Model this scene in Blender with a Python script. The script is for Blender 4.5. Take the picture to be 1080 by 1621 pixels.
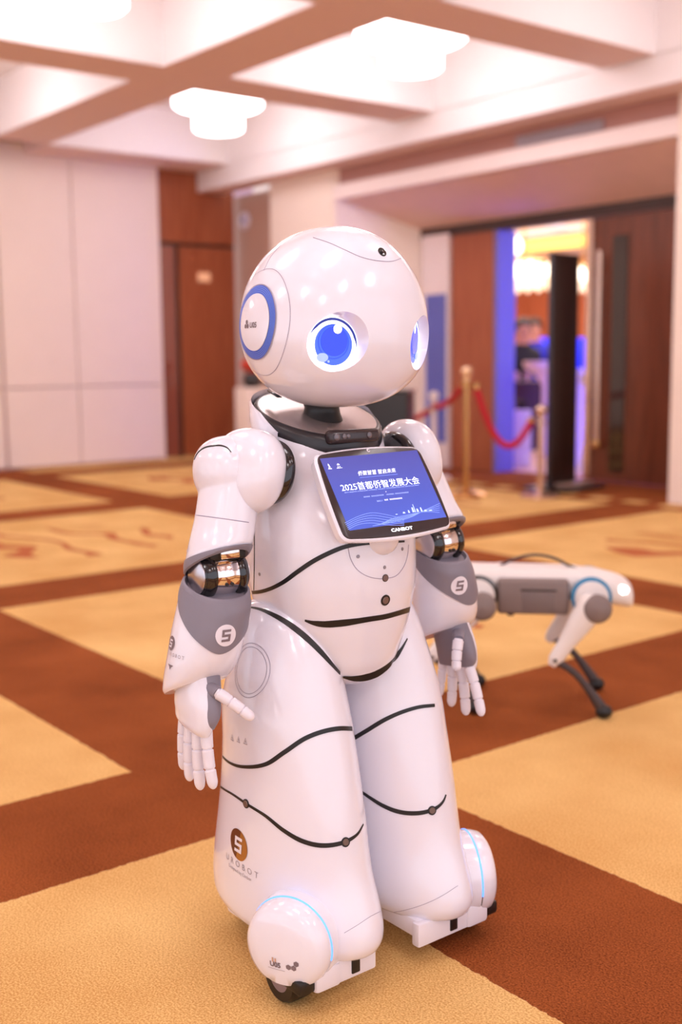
import bpy, bmesh, math, random
import numpy as np
from mathutils import Vector, Matrix
from mathutils.bvhtree import BVHTree
random.seed(7); rng = np.random.RandomState(7)
PI = math.pi
S = bpy.context.scene
COL = S.collection
for o in list(bpy.data.objects): bpy.data.objects.remove(o)

# ------------------------------------------------------------------ camera
F_PX, YAW, PITCH, ROLL, CAM_H = 1802.84, -0.905235, 0.134151, -0.010762, 1.10
def cam_axes():
    cy, sy, cp, sp, cr, sr = math.cos(YAW), math.sin(YAW), math.cos(PITCH), math.sin(PITCH), math.cos(ROLL), math.sin(ROLL)
    f = np.array([sy*cp, cy*cp, -sp]); r = np.array([cy, -sy, 0.0]); u = np.cross(r, f)
    return cr*r+sr*u, -sr*r+cr*u, f
CR, CU, CF = cam_axes()
CPOS = np.array([0, 0, CAM_H])
cam = bpy.data.cameras.new('camera'); cam_o = bpy.data.objects.new('camera', cam); COL.objects.link(cam_o)
cam_o.matrix_world = Matrix(((CR[0], CU[0], -CF[0], 0), (CR[1], CU[1], -CF[1], 0), (CR[2], CU[2], -CF[2], CAM_H), (0, 0, 0, 1)))
cam.sensor_fit = 'AUTO'; cam.sensor_width = 36.0; cam.lens = F_PX/1621*36.0
cam.dof.use_dof = True; cam.dof.focus_distance = 1.95; cam.dof.aperture_fstop = 2.2
cam.clip_start = 0.05; cam.clip_end = 200
S.camera = cam_o

# ------------------------------------------------------------------ world, light, exposure
W = bpy.data.worlds.new('hall_light'); S.world = W; W.use_nodes = True
bg = W.node_tree.nodes['Background']
bg.inputs[0].default_value = (0.90, 0.89, 1.0, 1); bg.inputs[1].default_value = 1.05
S.view_settings.view_transform = 'Standard'; S.view_settings.look = 'None'
S.view_settings.exposure = 0.54; S.view_settings.gamma = 1.0; S.view_settings.use_curve_mapping = False
CHANDELIER_STRENGTH = 4.9

# ------------------------------------------------------------------ materials
MATS = {}
def lin(c):
    return tuple(((v/255.0)/12.92 if v/255.0 <= 0.04045 else ((v/255.0+0.055)/1.055)**2.4) for v in c)
def mat(name, rgb, rough=0.5, metal=0.0, coat=0.0, emit=0.0, vary=0.04, vscale=8.0, bump=0.0, bscale=200.0, spec=0.5, emit_rgb=None, trans=0.0):
    m = bpy.data.materials.new(name); m.use_nodes = True
    N = m.node_tree.nodes; L = m.node_tree.links
    b = N['Principled BSDF']; c = lin(rgb)
    tc = N.new('ShaderNodeTexCoord'); nz = N.new('ShaderNodeTexNoise'); nz.inputs['Scale'].default_value = vscale; nz.inputs['Detail'].default_value = 3
    L.new(tc.outputs['Object'], nz.inputs['Vector'])
    mx = N.new('ShaderNodeMix'); mx.data_type = 'RGBA'
    mx.inputs[6].default_value = (*[v*(1-vary) for v in c], 1); mx.inputs[7].default_value = (*[min(1, v*(1+vary)) for v in c], 1)
    L.new(nz.outputs['Fac'], mx.inputs[0]); L.new(mx.outputs[2], b.inputs['Base Color'])
    b.inputs['Roughness'].default_value = rough; b.inputs['Metallic'].default_value = metal
    b.inputs['Specular IOR Level'].default_value = spec
    b.inputs['Coat Weight'].default_value = coat; b.inputs['Coat Roughness'].default_value = 0.06
    if trans: b.inputs['Transmission Weight'].default_value = trans
    if emit:
        b.inputs['Emission Color'].default_value = (*(lin(emit_rgb) if emit_rgb else c), 1); b.inputs['Emission Strength'].default_value = emit
    if bump:
        n2 = N.new('ShaderNodeTexNoise'); n2.inputs['Scale'].default_value = bscale; n2.inputs['Detail'].default_value = 2
        L.new(tc.outputs['Object'], n2.inputs['Vector'])
        bp = N.new('ShaderNodeBump'); bp.inputs['Strength'].default_value = bump; bp.inputs['Distance'].default_value = 0.002
        L.new(n2.outputs['Fac'], bp.inputs['Height']); L.new(bp.outputs['Normal'], b.inputs['Normal'])
    MATS[name] = m
    return m
M_white = mat('white_plastic', (238, 236, 247), 0.17, coat=0.6, vary=0.01)
M_white_matt = mat('white_matt_plastic', (236, 231, 240), 0.4, vary=0.01)
M_grey = mat('grey_plastic', (132, 126, 138), 0.42, vary=0.02)
M_black = mat('black_rubber', (22, 19, 20), 0.38, vary=0.05)
M_gloss_black = mat('gloss_black', (24, 22, 26), 0.12, coat=0.6, vary=0.03)
M_chrome = mat('chrome', (232, 226, 226), 0.08, metal=1.0, vary=0.02)
M_brush = mat('brushed_steel', (205, 200, 205), 0.28, metal=1.0, vary=0.08, vscale=60)
M_smoke = mat('smoked_mirror', (196, 180, 176), 0.27, metal=0.7, vary=0.03)
M_band = mat('collar_black', (40, 36, 40), 0.3, vary=0.03)
M_bezel = mat('bezel_brown_black', (56, 44, 46), 0.2, vary=0.03)
M_line = mat('panel_line_grey', (150, 140, 165), 0.5)
M_print = mat('grey_print', (168, 158, 166), 0.5)
M_print_dk = mat('brown_grey_print', (128, 112, 118), 0.5)
M_gold = mat('gold_print', (176, 122, 58), 0.32, metal=0.5, vary=0.1)
M_bronze = mat('bronze_print', (112, 62, 40), 0.35, metal=0.4, vary=0.1)
M_screw = mat('screw_grey', (150, 142, 150), 0.35, metal=0.6)
M_ear_blue = mat('speaker_blue', (70, 104, 214), 0.35, vary=0.06)
M_ear_dot = mat('speaker_pale_blue', (128, 160, 240), 0.4)
M_glow = mat('eye_glow_white', (250, 252, 255), 0.3, emit=.8)
M_iris = mat('iris_blue', (48, 84, 226), 0.25, emit=0.75, coat=0.4)
M_pupil = mat('pupil_blue', (20, 52, 214), 0.25, emit=0.75, coat=0.4)
M_pale = mat('iris_pale_blue', (140, 160, 240), 0.3, emit=0.7)
M_lid = mat('lid_blue', (24, 42, 150), 0.3, emit=0.25)
M_blueled = mat('blue_led', (90, 150, 255), 0.3, emit=1.1)
M_socket = mat('socket_lavender_white', (226, 216, 228), 0.3, vary=0.01)

# ------------------------------------------------------------------ geometry helpers
def cat(*gs):
    V = []; Fs = []
    for v, f in gs:
        o = len(V); V.extend([tuple(p) for p in v]); Fs.extend([tuple(i+o for i in q) for q in f])
    return V, Fs
def mirror(g):
    return [(x, -y, z) for x, y, z in g[0]], [tuple(reversed(f)) for f in g[1]]
def xform(g, M):
    return [tuple(M @ Vector(p)) for p in g[0]], g[1]
def mesh_data(name, g, m, smooth=True, sharp=40):
    me = bpy.data.meshes.new(name); me.from_pydata([tuple(float(c) for c in p) for p in g[0]], [], [tuple(int(i) for i in f) for f in g[1]]); me.update()
    if smooth:
        me.polygons.foreach_set('use_smooth', [True]*len(me.polygons))
        if sharp: me.set_sharp_from_angle(angle=math.radians(sharp))
    if m: me.materials.append(m)
    return me
def emit(name, g, m, parent=None, smooth=True, sharp=40, label=None, loc=None):
    o = bpy.data.objects.new(name, mesh_data(name, g, m, smooth, sharp)); COL.objects.link(o)
    if parent: o.parent = parent
    if label: o['label'] = label
    if loc is not None: o.location = loc
    return o
def empty(name, label, category, loc=(0, 0, 0), group=None, rotz=0):
    o = bpy.data.objects.new(name, None); COL.objects.link(o); o.location = loc; o.rotation_euler = (0, 0, rotz)
    o.empty_display_size = 0.05
    o['label'] = label; o['category'] = category
    if group: o['group'] = group
    return o
def tag(o, label, category, group=None):
    o['label'] = label; o['category'] = category
    if group: o['group'] = group
    return o
def struct(o): o['kind'] = 'structure'; return o
def dup(root, loc, label, rotz=None):
    r = root.copy(); COL.objects.link(r); r.location = loc; r['label'] = label
    if rotz is not None: r.rotation_euler = (0, 0, rotz)
    for ch in list(root.children):
        c = ch.copy(); COL.objects.link(c); c.parent = r
        for g in list(ch.children):
            d = g.copy(); COL.objects.link(d); d.parent = c
    return r
def box(x0, x1, y0, y1, z0, z1):
    v = [(x0,y0,z0),(x1,y0,z0),(x1,y1,z0),(x0,y1,z0),(x0,y0,z1),(x1,y0,z1),(x1,y1,z1),(x0,y1,z1)]
    return v, [(0,3,2,1),(4,5,6,7),(0,1,5,4),(1,2,6,5),(2,3,7,6),(3,0,4,7)]
def bevel(g, r, seg=2):
    bm = bmesh.new(); vs = [bm.verts.new(p) for p in g[0]]
    for f in g[1]: bm.faces.new([vs[i] for i in f])
    bmesh.ops.bevel(bm, geom=bm.edges[:], offset=r, segments=seg, profile=0.5, affect='EDGES')
    bm.verts.index_update(); out = [tuple(v.co) for v in bm.verts], [tuple(v.index for v in f.verts) for f in bm.faces]
    bm.free(); return out
def rbox(x0, x1, y0, y1, z0, z1, r=0.01, seg=2): return bevel(box(x0,x1,y0,y1,z0,z1), r, seg)
def grid_faces(n, m, closed=True):
    F = []
    for i in range(n-1):
        for j in range(m if closed else m-1):
            k = (j+1) % m
            F.append((i*m+j, i*m+k, (i+1)*m+k, (i+1)*m+j))
    return F
def lathe(prof, seg=40, M=None):
    """prof: (radius, z); axis +z, bottom to top"""
    V = []
    for r, z in prof:
        for j in range(seg):
            a = 2*PI*j/seg; V.append((r*math.cos(a), r*math.sin(a), z))
    Fc = grid_faces(len(prof), seg)
    if prof[0][0] > 1e-6: Fc.append(tuple(reversed(range(seg))))
    if prof[-1][0] > 1e-6: Fc.append(tuple(range((len(prof)-1)*seg, len(prof)*seg)))
    g = (V, Fc)
    return xform(g, M) if M is not None else g
def axis_matrix(p, d, up=(0, 0, 1)):
    z = Vector(d).normalized(); u = Vector(up)
    if abs(z.dot(u)) > 0.98: u = Vector((1, 0, 0))
    x = u.cross(z).normalized(); y = z.cross(x)
    return Matrix(((x.x, y.x, z.x, p[0]), (x.y, y.y, z.y, p[1]), (x.z, y.z, z.z, p[2]), (0, 0, 0, 1)))
def spow(a, e): return math.copysign(abs(a)**e, a)
def resample(keys, n):
    """smooth (monotone-ish Catmull-Rom) resampling of rows of numbers"""
    K = np.array(keys, float); d = np.r_[0, np.cumsum(np.maximum(1e-6, np.linalg.norm(np.diff(K[:, :3], axis=0), axis=1)))]
    t = np.linspace(0, d[-1], n); out = np.zeros((n, K.shape[1]))
    m = np.zeros_like(K); s = np.diff(K, axis=0)/np.diff(d)[:, None]
    m[1:-1] = (s[1:]+s[:-1])/2; m[0] = s[0]; m[-1] = s[-1]
    for c in range(K.shape[1]):
        for i in range(1, len(K)-1):
            if s[i-1, c]*s[i, c] <= 0: m[i, c] = 0
            else: m[i, c] = math.copysign(min(abs(m[i, c]), 3*abs(s[i-1, c]), 3*abs(s[i, c])), m[i, c])
    for q, tt in enumerate(t):
        i = min(len(d)-2, max(0, np.searchsorted(d, tt, side='right')-1)); h = d[i+1]-d[i]; u = (tt-d[i])/h
        out[q] = (2*u**3-3*u**2+1)*K[i]+(u**3-2*u**2+u)*h*m[i]+(-2*u**3+3*u**2)*K[i+1]+(u**3-u**2)*h*m[i+1]
    return out
def loft(keys, n=48, seg=64, exp=2.2, cap=True, raw=False):
    """keys rows: z, cx, cy, rx, ry, tilt_x, tilt_y  (z measured at the ring's centre; the ring plane leans by tilt)"""
    K = [tuple(k)+(0,)*(7-len(k)) for k in keys]
    A = np.array(K)[:, [1, 2, 0, 3, 4, 5, 6]]
    A = A if raw else resample(A, n)
    V = []
    for cx, cy, cz, rx, ry, tx, ty in A:
        for j in range(seg):
            a = 2*PI*j/seg; x = rx*spow(math.cos(a), 2/exp); y = ry*spow(math.sin(a), 2/exp)
            V.append((cx+x, cy+y, cz+tx*x+ty*y))
    n = len(A); Fc = grid_faces(n, seg)
    if A[0][2] > A[-1][2]: Fc = [tuple(reversed(f)) for f in Fc]
    if cap:
        a = tuple(range(seg)); b = tuple(range((n-1)*seg, n*seg))
        up = A[0][2] < A[-1][2]
        Fc.append(tuple(reversed(a)) if up else a); Fc.append(b if up else tuple(reversed(b)))
    return V, Fc
def loft_patch(keys, a0, a1, zlo, zhi, off=0.002, na=40, nz=14, exp=2.2):
    """an open patch lying just off a loft; zlo/zhi are functions of the angle giving the fraction 0..1 along the loft"""
    K = [tuple(k)+(0,)*(7-len(k)) for k in keys]
    A = resample(np.array(K)[:, [1, 2, 0, 3, 4, 5, 6]], 200)
    V = []
    for side in (off, -0.001):
        for i in range(nz):
            for j in range(na):
                a = a0+(a1-a0)*j/(na-1); lo, hi = zlo(j/(na-1)), zhi(j/(na-1)); t = lo+(hi-lo)*i/(nz-1)
                q = t*199; k = min(198, int(q)); w = q-k
                cx, cy, cz, rx, ry, tx, ty = A[k]*(1-w)+A[k+1]*w
                x = (rx+side)*spow(math.cos(a), 2/exp); y = (ry+side)*spow(math.sin(a), 2/exp)
                V.append((cx+x, cy+y, cz+tx*x+ty*y))
    Fc = grid_faces(nz, na, False); n = nz*na
    Fc = [tuple(f) for f in Fc]; back = [tuple(i+n for i in reversed(f)) for f in Fc]
    rim = list(range(na))+[i*na+na-1 for i in range(1, nz)]+[(nz-1)*na+j for j in range(na-2, -1, -1)]+[i*na for i in range(nz-2, 0, -1)]
    sides = [(rim[k], rim[k]+n, rim[(k+1) % len(rim)]+n, rim[(k+1) % len(rim)]) for k in range(len(rim))]
    return V, Fc+back+sides
def tube(path, rad, seg=14, cap=True, flat=1.0, up=(0, 0, 1)):
    P = [Vector(p) for p in path]; n = len(P); R = rad if hasattr(rad, '__len__') else [rad]*n
    V = []; prev = None
    for i, p in enumerate(P):
        t = (P[min(i+1, n-1)]-P[max(i-1, 0)]).normalized()
        if prev is None:
            u = Vector(up)
            if abs(u.dot(t)) > 0.95: u = Vector((1, 0, 0))
            a = u.cross(t).normalized()
        else: a = (prev-t*prev.dot(t)).normalized()
        prev = a; b = t.cross(a)
        for j in range(seg):
            q = 2*PI*j/seg; V.append(tuple(p+a*R[i]*math.cos(q)+b*R[i]*flat*math.sin(q)))
    Fc = grid_faces(n, seg)
    if cap: Fc += [tuple(reversed(range(seg))), tuple(range((n-1)*seg, n*seg))]
    return V, Fc
def spline(P, n):
    P = np.array(P, float)
    if len(P) == 2: return P[0]+(P[1]-P[0])*np.linspace(0, 1, n)[:, None]
    d = np.r_[0, np.cumsum(np.linalg.norm(np.diff(P, axis=0), axis=1))]; t = np.linspace(0, d[-1], n)
    m = np.gradient(P, d, axis=0); out = []
    for tt in t:
        i = min(len(d)-2, max(0, np.searchsorted(d, tt, side='right')-1)); h = d[i+1]-d[i]; u = (tt-d[i])/h
        out.append((2*u**3-3*u**2+1)*P[i]+(u**3-2*u**2+u)*h*m[i]+(-2*u**3+3*u**2)*P[i+1]+(u**3-u**2)*h*m[i+1])
    return np.array(out)
def bvh(*gs):
    g = cat(*gs); return BVHTree.FromPolygons([Vector(p) for p in g[0]], g[1])
# a sight line measured in the photograph, meeting a surface of a thing whose base stands at ORI
ORI = np.array([-1.64, 1.272, 0.0])
def sight(x, y): return Vector((x-540)/F_PX*CR-(y-810.5)/F_PX*CU+CF).normalized()
def pick(tree, x, y, ori=ORI, soft=False):
    p, n, i, d = tree.ray_cast(Vector(CPOS-ori), sight(x, y))
    if p is not None: return p, (n if n.dot(sight(x, y)) < 0 else -n)
    if soft:
        o, dr = Vector(CPOS-ori), sight(x, y); best = None
        for k in range(60):
            q = tree.find_nearest(o+dr*(1.5+.02*k))
            if q[0] is not None and (best is None or q[3] < best[3]): best = q
        print('MISS', x, y, round(best[3], 4)); return best[0], (best[1] if best[1].dot(dr) < 0 else -best[1])
    return None
def ribbon(P, Nn, w, h=0.0012, dip=0.003):
    n = len(P); w = w if hasattr(w, '__len__') else [w]*n; V = []; Fc = []
    for i in range(n):
        t = (P[min(i+1, n-1)]-P[max(i-1, 0)]).normalized(); s = Nn[i].cross(t).normalized()
        for k, e in ((-1, -dip), (-0.85, h), (0.85, h), (1, -dip)): V.append(tuple(P[i]+s*(w[i]/2*k)+Nn[i]*e))
    for i in range(n-1):
        for k in range(3): Fc.append((i*4+k, (i+1)*4+k, (i+1)*4+k+1, i*4+k+1))
        Fc.append((i*4+3, (i+1)*4+3, (i+1)*4, i*4))
    Fc += [(0, 1, 2, 3), tuple(reversed(range((n-1)*4, n*4)))]
    return V, [tuple(reversed(f)) for f in Fc]
def seam(name, tree, path, w, m, parent, n=48, h=0.0012, mir=False, label=None, face=None):
    Q = spline(path, n); D_l = []; N_ = []; wid = []; O = Vector(CPOS-ORI); dirs = []
    for i, (x, y) in enumerate(Q):
        r = pick(tree, x, y)
        if r is None: continue
        D_l.append((r[0]-O).length); N_.append(r[1]); dirs.append(sight(x, y)); wid.append(np.interp(i/(n-1), np.linspace(0, 1, len(w)), w) if hasattr(w, '__len__') else w)
    k = len(D_l); D_l = np.array(D_l)
    # even out steps where the line passes from one shell to the next
    sm = np.array([np.mean(D_l[max(0, i-3):i+4]) if 3 <= i < k-3 else D_l[i] for i in range(k)]); D_s = np.minimum(sm, D_l)
    P = [O+dirs[i]*float(D_s[i]) for i in range(k)]
    N2 = [sum((N_[j] for j in range(max(0, i-4), min(k, i+5))), Vector()).normalized() for i in range(k)]
    if face: N2 = [Vector(face).normalized()]*k
    g = ribbon(P, N2, wid, h)
    o = emit(name, g, m, parent, sharp=50, label=label)
    if mir: emit(name, mirror(g), m, parent, sharp=50, label=label)
    return o
def screw(name, tree, x, y, r, m, parent, h=0.002, ring=None):
    p, nrm = pick(tree, x, y, soft=True)
    g = lathe([(r, -0.002), (r, h*0.6), (r*0.85, h), (0, h)], 20, axis_matrix(p, nrm))
    if ring: emit(name+'_rim', lathe([(r*1.0, -0.002), (r*ring, -0.002), (r*ring, h*0.5), (r*1.0, h*0.5)], 24, axis_matrix(p, nrm)), M_black, parent)
    return emit(name, g, m, parent)
def glyphs(body, size, shear=0.0, bold=0.0, space=1.0, align='CENTER', sx=1.0):
    c = bpy.data.curves.new('t', 'FONT'); c.body = body; c.size = size; c.shear = shear; c.offset = bold; c.space_character = space
    c.align_x = align; c.align_y = 'CENTER'; c.resolution_u = 3
    o = bpy.data.objects.new('t', c); COL.objects.link(o)
    dg = bpy.context.evaluated_depsgraph_get(); me = bpy.data.meshes.new_from_object(o.evaluated_get(dg))
    V = [(v.co.x*sx, v.co.y, 0.0) for v in me.vertices]; Fc = [tuple(p.vertices) for p in me.polygons]
    bpy.data.objects.remove(o); bpy.data.curves.remove(c); bpy.data.meshes.remove(me)
    return V, Fc
def poly(pts): return [(x, y, 0.0) for x, y in pts], [tuple(range(len(pts)))]
def disc2d(r, n=36, r2=None, a=1.0):
    if r2 is None:
        return [(0, 0, 0)]+[(r*math.cos(2*PI*k/n), a*r*math.sin(2*PI*k/n), 0) for k in range(n)], [(0, 1+k, 1+(k+1) % n) for k in range(n)]
    V = [(q*math.cos(2*PI*k/n), a*q*math.sin(2*PI*k/n), 0) for q in (r2, r) for k in range(n)]
    return V, [(k, (k+1) % n, n+(k+1) % n, n+k)[::-1] for k in range(n)]
def blocky5(h):
    t = 0.2*h; w = 0.78*h; bars = [(-w/2, w/2, h/2-t, h/2), (-w/2, -w/2+t, 0-t/2, h/2-t), (-w/2, w/2, -t/2, t/2), (w/2-t, w/2, -h/2+t, -t/2), (-w/2, w/2, -h/2, -h/2+t)]
    return cat(*[poly([(x0+.15*y0, y0), (x1+.15*y0, y0), (x1+.15*y1, y1), (x0+.15*y1, y1)]) for x0, x1, y0, y1 in bars])
def subdivide(g, maxlen):
    bm = bmesh.new(); vs = [bm.verts.new(p) for p in g[0]]
    for f in g[1]:
        try: bm.faces.new([vs[i] for i in f])
        except ValueError: pass
    bmesh.ops.triangulate(bm, faces=bm.faces[:])
    for _ in range(5):
        e = [x for x in bm.edges if x.calc_length() > maxlen]
        if not e: break
        bmesh.ops.subdivide_edges(bm, edges=e, cuts=1); bmesh.ops.triangulate(bm, faces=bm.faces[:])
    bm.verts.index_update(); out = [tuple(v.co) for v in bm.verts], [tuple(v.index for v in f.verts) for f in bm.faces]; bm.free(); return out
def decal(name, tree, x, y, g, m, parent, up=(0, 0, 1), right=None, off=0.0008, label=None, fine=0.012, at=None, roll=0.0):
    """lay flat print (local xy geometry) onto a curved surface around the point sighted at (x, y)"""
    p, nrm = pick(tree, x, y, soft=True) if at is None else at
    u = Vector(up); r_ = u.cross(nrm).normalized(); u2 = nrm.cross(r_)
    if roll: r_, u2 = r_*math.cos(roll)+u2*math.sin(roll), u2*math.cos(roll)-r_*math.sin(roll)
    g = subdivide(g, fine); V = []
    for a, b, _ in g[0]:
        q = p+r_*a+u2*b
        h, n_, i, d = tree.ray_cast(q+nrm*0.04, -nrm, 0.12)
        n_ = (n_ if n_ is not None and n_.dot(nrm) > 0 else -n_) if n_ is not None else nrm
        V.append(tuple(h+n_*off) if h is not None else tuple(q+nrm*off))
    return emit(name, (V, g[1]), m, parent, sharp=None, label=label)

# ------------------------------------------------------------------ the hall (structure)
XW, YD, YF = -11.217, 7.893, 7.15      # left wall, door wall, front wall plane
ZB, ZC, ZK = 3.173, 3.66, 2.96          # beam soffit, ceiling, bulkhead soffit
def carpet_material():
    m = bpy.data.materials.new('patterned_carpet'); m.use_nodes = True
    N = m.node_tree.nodes; L = m.node_tree.links; b = N['Principled BSDF']
    geo = N.new('ShaderNodeNewGeometry'); sep = N.new('ShaderNodeSeparateXYZ')
    wob = N.new('ShaderNodeTexNoise'); wob.inputs['Scale'].default_value = 60; L.new(geo.outputs['Position'], wob.inputs['Vector'])
    add = N.new('ShaderNodeVectorMath'); add.operation = 'MULTIPLY_ADD'; add.inputs[1].default_value = (0.012, 0.012, 0); L.new(wob.outputs['Color'], add.inputs[0]); L.new(geo.outputs['Position'], add.inputs[2])
    L.new(add.outputs[0], sep.inputs[0])
    def math_(op, a, b_=None, c=None):
        n = N.new('ShaderNodeMath'); n.operation = op
        for i, v in enumerate((a, b_, c)):
            if v is None: continue
            if isinstance(v, (int, float)): n.inputs[i].default_value = v
            else: L.new(v, n.inputs[i])
        return n.outputs[0]
    P_, Wd = 2.72, 0.505
    def loc(axis, start):
        s = math_('SUBTRACT', sep.outputs[axis], start+0.006); return math_('FLOORED_MODULO', s, P_)
    lx, ly = loc(0, -2.678), loc(1, 1.372)
    sx = math_('LESS_THAN', lx, Wd); sy = math_('LESS_THAN', ly, Wd)
    border = math_('GREATER_THAN', sep.outputs[1], 6.86)
    stripe = math_('MAXIMUM', math_('MAXIMUM', sx, sy), border)
    # dashes in the border
    dash = math_('LESS_THAN', math_('FLOORED_MODULO', sep.outputs[0], 0.34), 0.19)
    dash = math_('MULTIPLY', dash, math_('MULTIPLY', math_('GREATER_THAN', sep.outputs[1], 6.96), math_('LESS_THAN', sep.outputs[1], 7.12)))
    stripe = math_('SUBTRACT', stripe, dash)
    # flourish at the middle of each square
    cx = math_('SUBTRACT', lx, Wd+(P_-Wd)/2); cy = math_('SUBTRACT', ly, Wd+(P_-Wd)/2)
    rad = math_('SQRT', math_('ADD', math_('MULTIPLY', cx, cx), math_('MULTIPLY', cy, cy)))
    cmb = N.new('ShaderNodeCombineXYZ'); L.new(cx, cmb.inputs[0]); L.new(cy, cmb.inputs[1])
    wv = N.new('ShaderNodeTexWave'); wv.wave_type = 'RINGS'; wv.inputs['Scale'].default_value = 0.9; wv.inputs['Distortion'].default_value = 9; wv.inputs['Detail'].default_value = 1; wv.inputs['Detail Scale'].default_value = 1.6
    L.new(cmb.outputs[0], wv.inputs['Vector'])
    fl = math_('MULTIPLY', math_('GREATER_THAN', wv.outputs['Fac'], 0.84), math_('LESS_THAN', rad, 0.62))
    fl = math_('MULTIPLY', fl, math_('SUBTRACT', 1.0, stripe))
    # colours with pile grain
    gr = N.new('ShaderNodeTexNoise'); gr.inputs['Scale'].default_value = 260; gr.inputs['Detail'].default_value = 2; L.new(geo.outputs['Position'], gr.inputs['Vector'])
    big = N.new('ShaderNodeTexNoise'); big.inputs['Scale'].default_value = 2.2; big.inputs['Detail'].default_value = 4; L.new(geo.outputs['Position'], big.inputs['Vector'])
    def ramp(src, c0, c1, p0=0.3, p1=0.7):
        r = N.new('ShaderNodeValToRGB'); r.color_ramp.elements[0].position = p0; r.color_ramp.elements[1].position = p1
        r.color_ramp.elements[0].color = (*lin(c0), 1); r.color_ramp.elements[1].color = (*lin(c1), 1); L.new(src, r.inputs[0]); return r.outputs[0]
    mixv = math_('MULTIPLY_ADD', big.outputs['Fac'], 0.35, math_('MULTIPLY', gr.outputs['Fac'], 0.65))
    beige = ramp(mixv, (204, 150, 84), (244, 206, 138), 0.38, 0.62)
    brown = ramp(mixv, (108, 51, 19), (172, 95, 48), 0.36, 0.64)
    def mix(f, a, c):
        x = N.new('ShaderNodeMix'); x.data_type = 'RGBA'; L.new(f, x.inputs[0])
        for s, v in ((6, a), (7, c)):
            if isinstance(v, tuple): x.inputs[s].default_value = v
            else: L.new(v, x.inputs[s])
        return x.outputs[2]
    col = mix(fl, beige, (*lin((186, 106, 66)), 1)); col = mix(stripe, col, brown)
    L.new(col, b.inputs['Base Color']); b.inputs['Roughness'].default_value = 0.95; b.inputs['Specular IOR Level'].default_value = 0.1
    bp = N.new('ShaderNodeBump'); bp.inputs['Strength'].default_value = 0.5; bp.inputs['Distance'].default_value = 0.004
    L.new(gr.outputs['Fac'], bp.inputs['Height']); L.new(bp.outputs['Normal'], b.inputs['Normal'])
    return m
M_carpet = carpet_material()
M_wall = mat('cream_wall_covering', (247, 229, 216), 0.6, vary=0.03, vscale=3, bump=0.1)
M_ceil = mat('white_ceiling_paint', (244, 236, 236), 0.8, vary=0.01)
M_beam = mat('rose_underside_shade', (234, 206, 203), 0.7, vary=0.02)  # rose tone puts the shade of down-facing undersides into the colour
M_header = mat('rose_header', (244, 226, 222), 0.6, vary=0.02)
M_soffit = mat('brown_rose_soffit_veneer', (236, 200, 186), 0.45, vary=0.08, vscale=5)
def wood(name, a, b_, rough=0.35):
    m = mat(name, a, rough, vary=0.0); N = m.node_tree.nodes; L = m.node_tree.links
    tc = N.new('ShaderNodeTexCoord'); mp = N.new('ShaderNodeMapping'); mp.inputs['Scale'].default_value = (14, 14, 1.0); L.new(tc.outputs['Object'], mp.inputs[0])
    nz = N.new('ShaderNodeTexNoise'); nz.inputs['Scale'].default_value = 2.0; nz.inputs['Detail'].default_value = 5; L.new(mp.outputs[0], nz.inputs['Vector'])
    r = N.new('ShaderNodeValToRGB'); r.color_ramp.elements[0].position = .3; r.color_ramp.elements[1].position = .7
    r.color_ramp.elements[0].color = (*lin(a), 1); r.color_ramp.elements[1].color = (*lin(b_), 1)
    L.new(nz.outputs['Fac'], r.inputs[0]); L.new(r.outputs[0], N['Principled BSDF'].inputs['Base Color']); return m
M_redwood = wood('red_brown_wood', (152, 76, 46), (174, 97, 62))
M_door_dk = wood('dark_brown_leather_door', (98, 50, 32), (126, 66, 44), 0.3)
M_frame_dk = mat('dark_door_frame', (62, 36, 28), 0.4)
M_gap = mat('joint_shadow_gap', (190, 160, 152), 0.8)
M_brass = mat('brass', (214, 168, 108), 0.25, metal=1.0)
M_rosemetal = mat('rose_metal', (224, 196, 178), 0.2, metal=0.9)
M_lamp = mat('lamp_glow', (255, 248, 246), 0.5, emit=CHANDELIER_STRENGTH, emit_rgb=(255, 246, 250))
M_lampframe = mat('lamp_frame', (236, 226, 220), 0.3)

struct(emit("floor", box(-11.5, 4.2, -6, 8.1, -0.1, 0), M_carpet, smooth=False))
# ceiling slab with hanging beams
ceil = struct(emit('ceiling', box(-11.4, 4.2, -6, 7.2, ZC, ZC+0.15), M_ceil, smooth=False))
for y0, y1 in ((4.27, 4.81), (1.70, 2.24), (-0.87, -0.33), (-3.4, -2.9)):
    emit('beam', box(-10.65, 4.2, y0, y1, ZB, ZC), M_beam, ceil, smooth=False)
edges_y = [(4.81, 6.87), (2.24, 4.27), (-0.33, 1.70), (-2.9, -0.87), (-6, -3.4)]
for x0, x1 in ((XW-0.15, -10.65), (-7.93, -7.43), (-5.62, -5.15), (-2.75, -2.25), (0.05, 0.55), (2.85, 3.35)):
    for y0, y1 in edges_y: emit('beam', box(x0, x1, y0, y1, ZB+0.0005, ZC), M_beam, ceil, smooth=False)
# thin white boards keep the undersides' painted shade off the coffer sides
xs = [(-10.65, -7.93), (-7.43, -5.62), (-5.15, -2.75), (-2.25, 0.05), (0.55, 2.85)]
for x0, x1 in xs:
    for y0, y1 in edges_y:
        g = cat(box(x0, x0+.006, y0, y1, ZB+.004, ZC), box(x1-.006, x1, y0, y1, ZB+.004, ZC), box(x0+.006, x1-.006, y0, y0+.006, ZB+.004, ZC), box(x0+.006, x1-.006, y1-.006, y1, ZB+.004, ZC))
        emit('coffer_lining', g, M_ceil, ceil, smooth=False)
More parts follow.
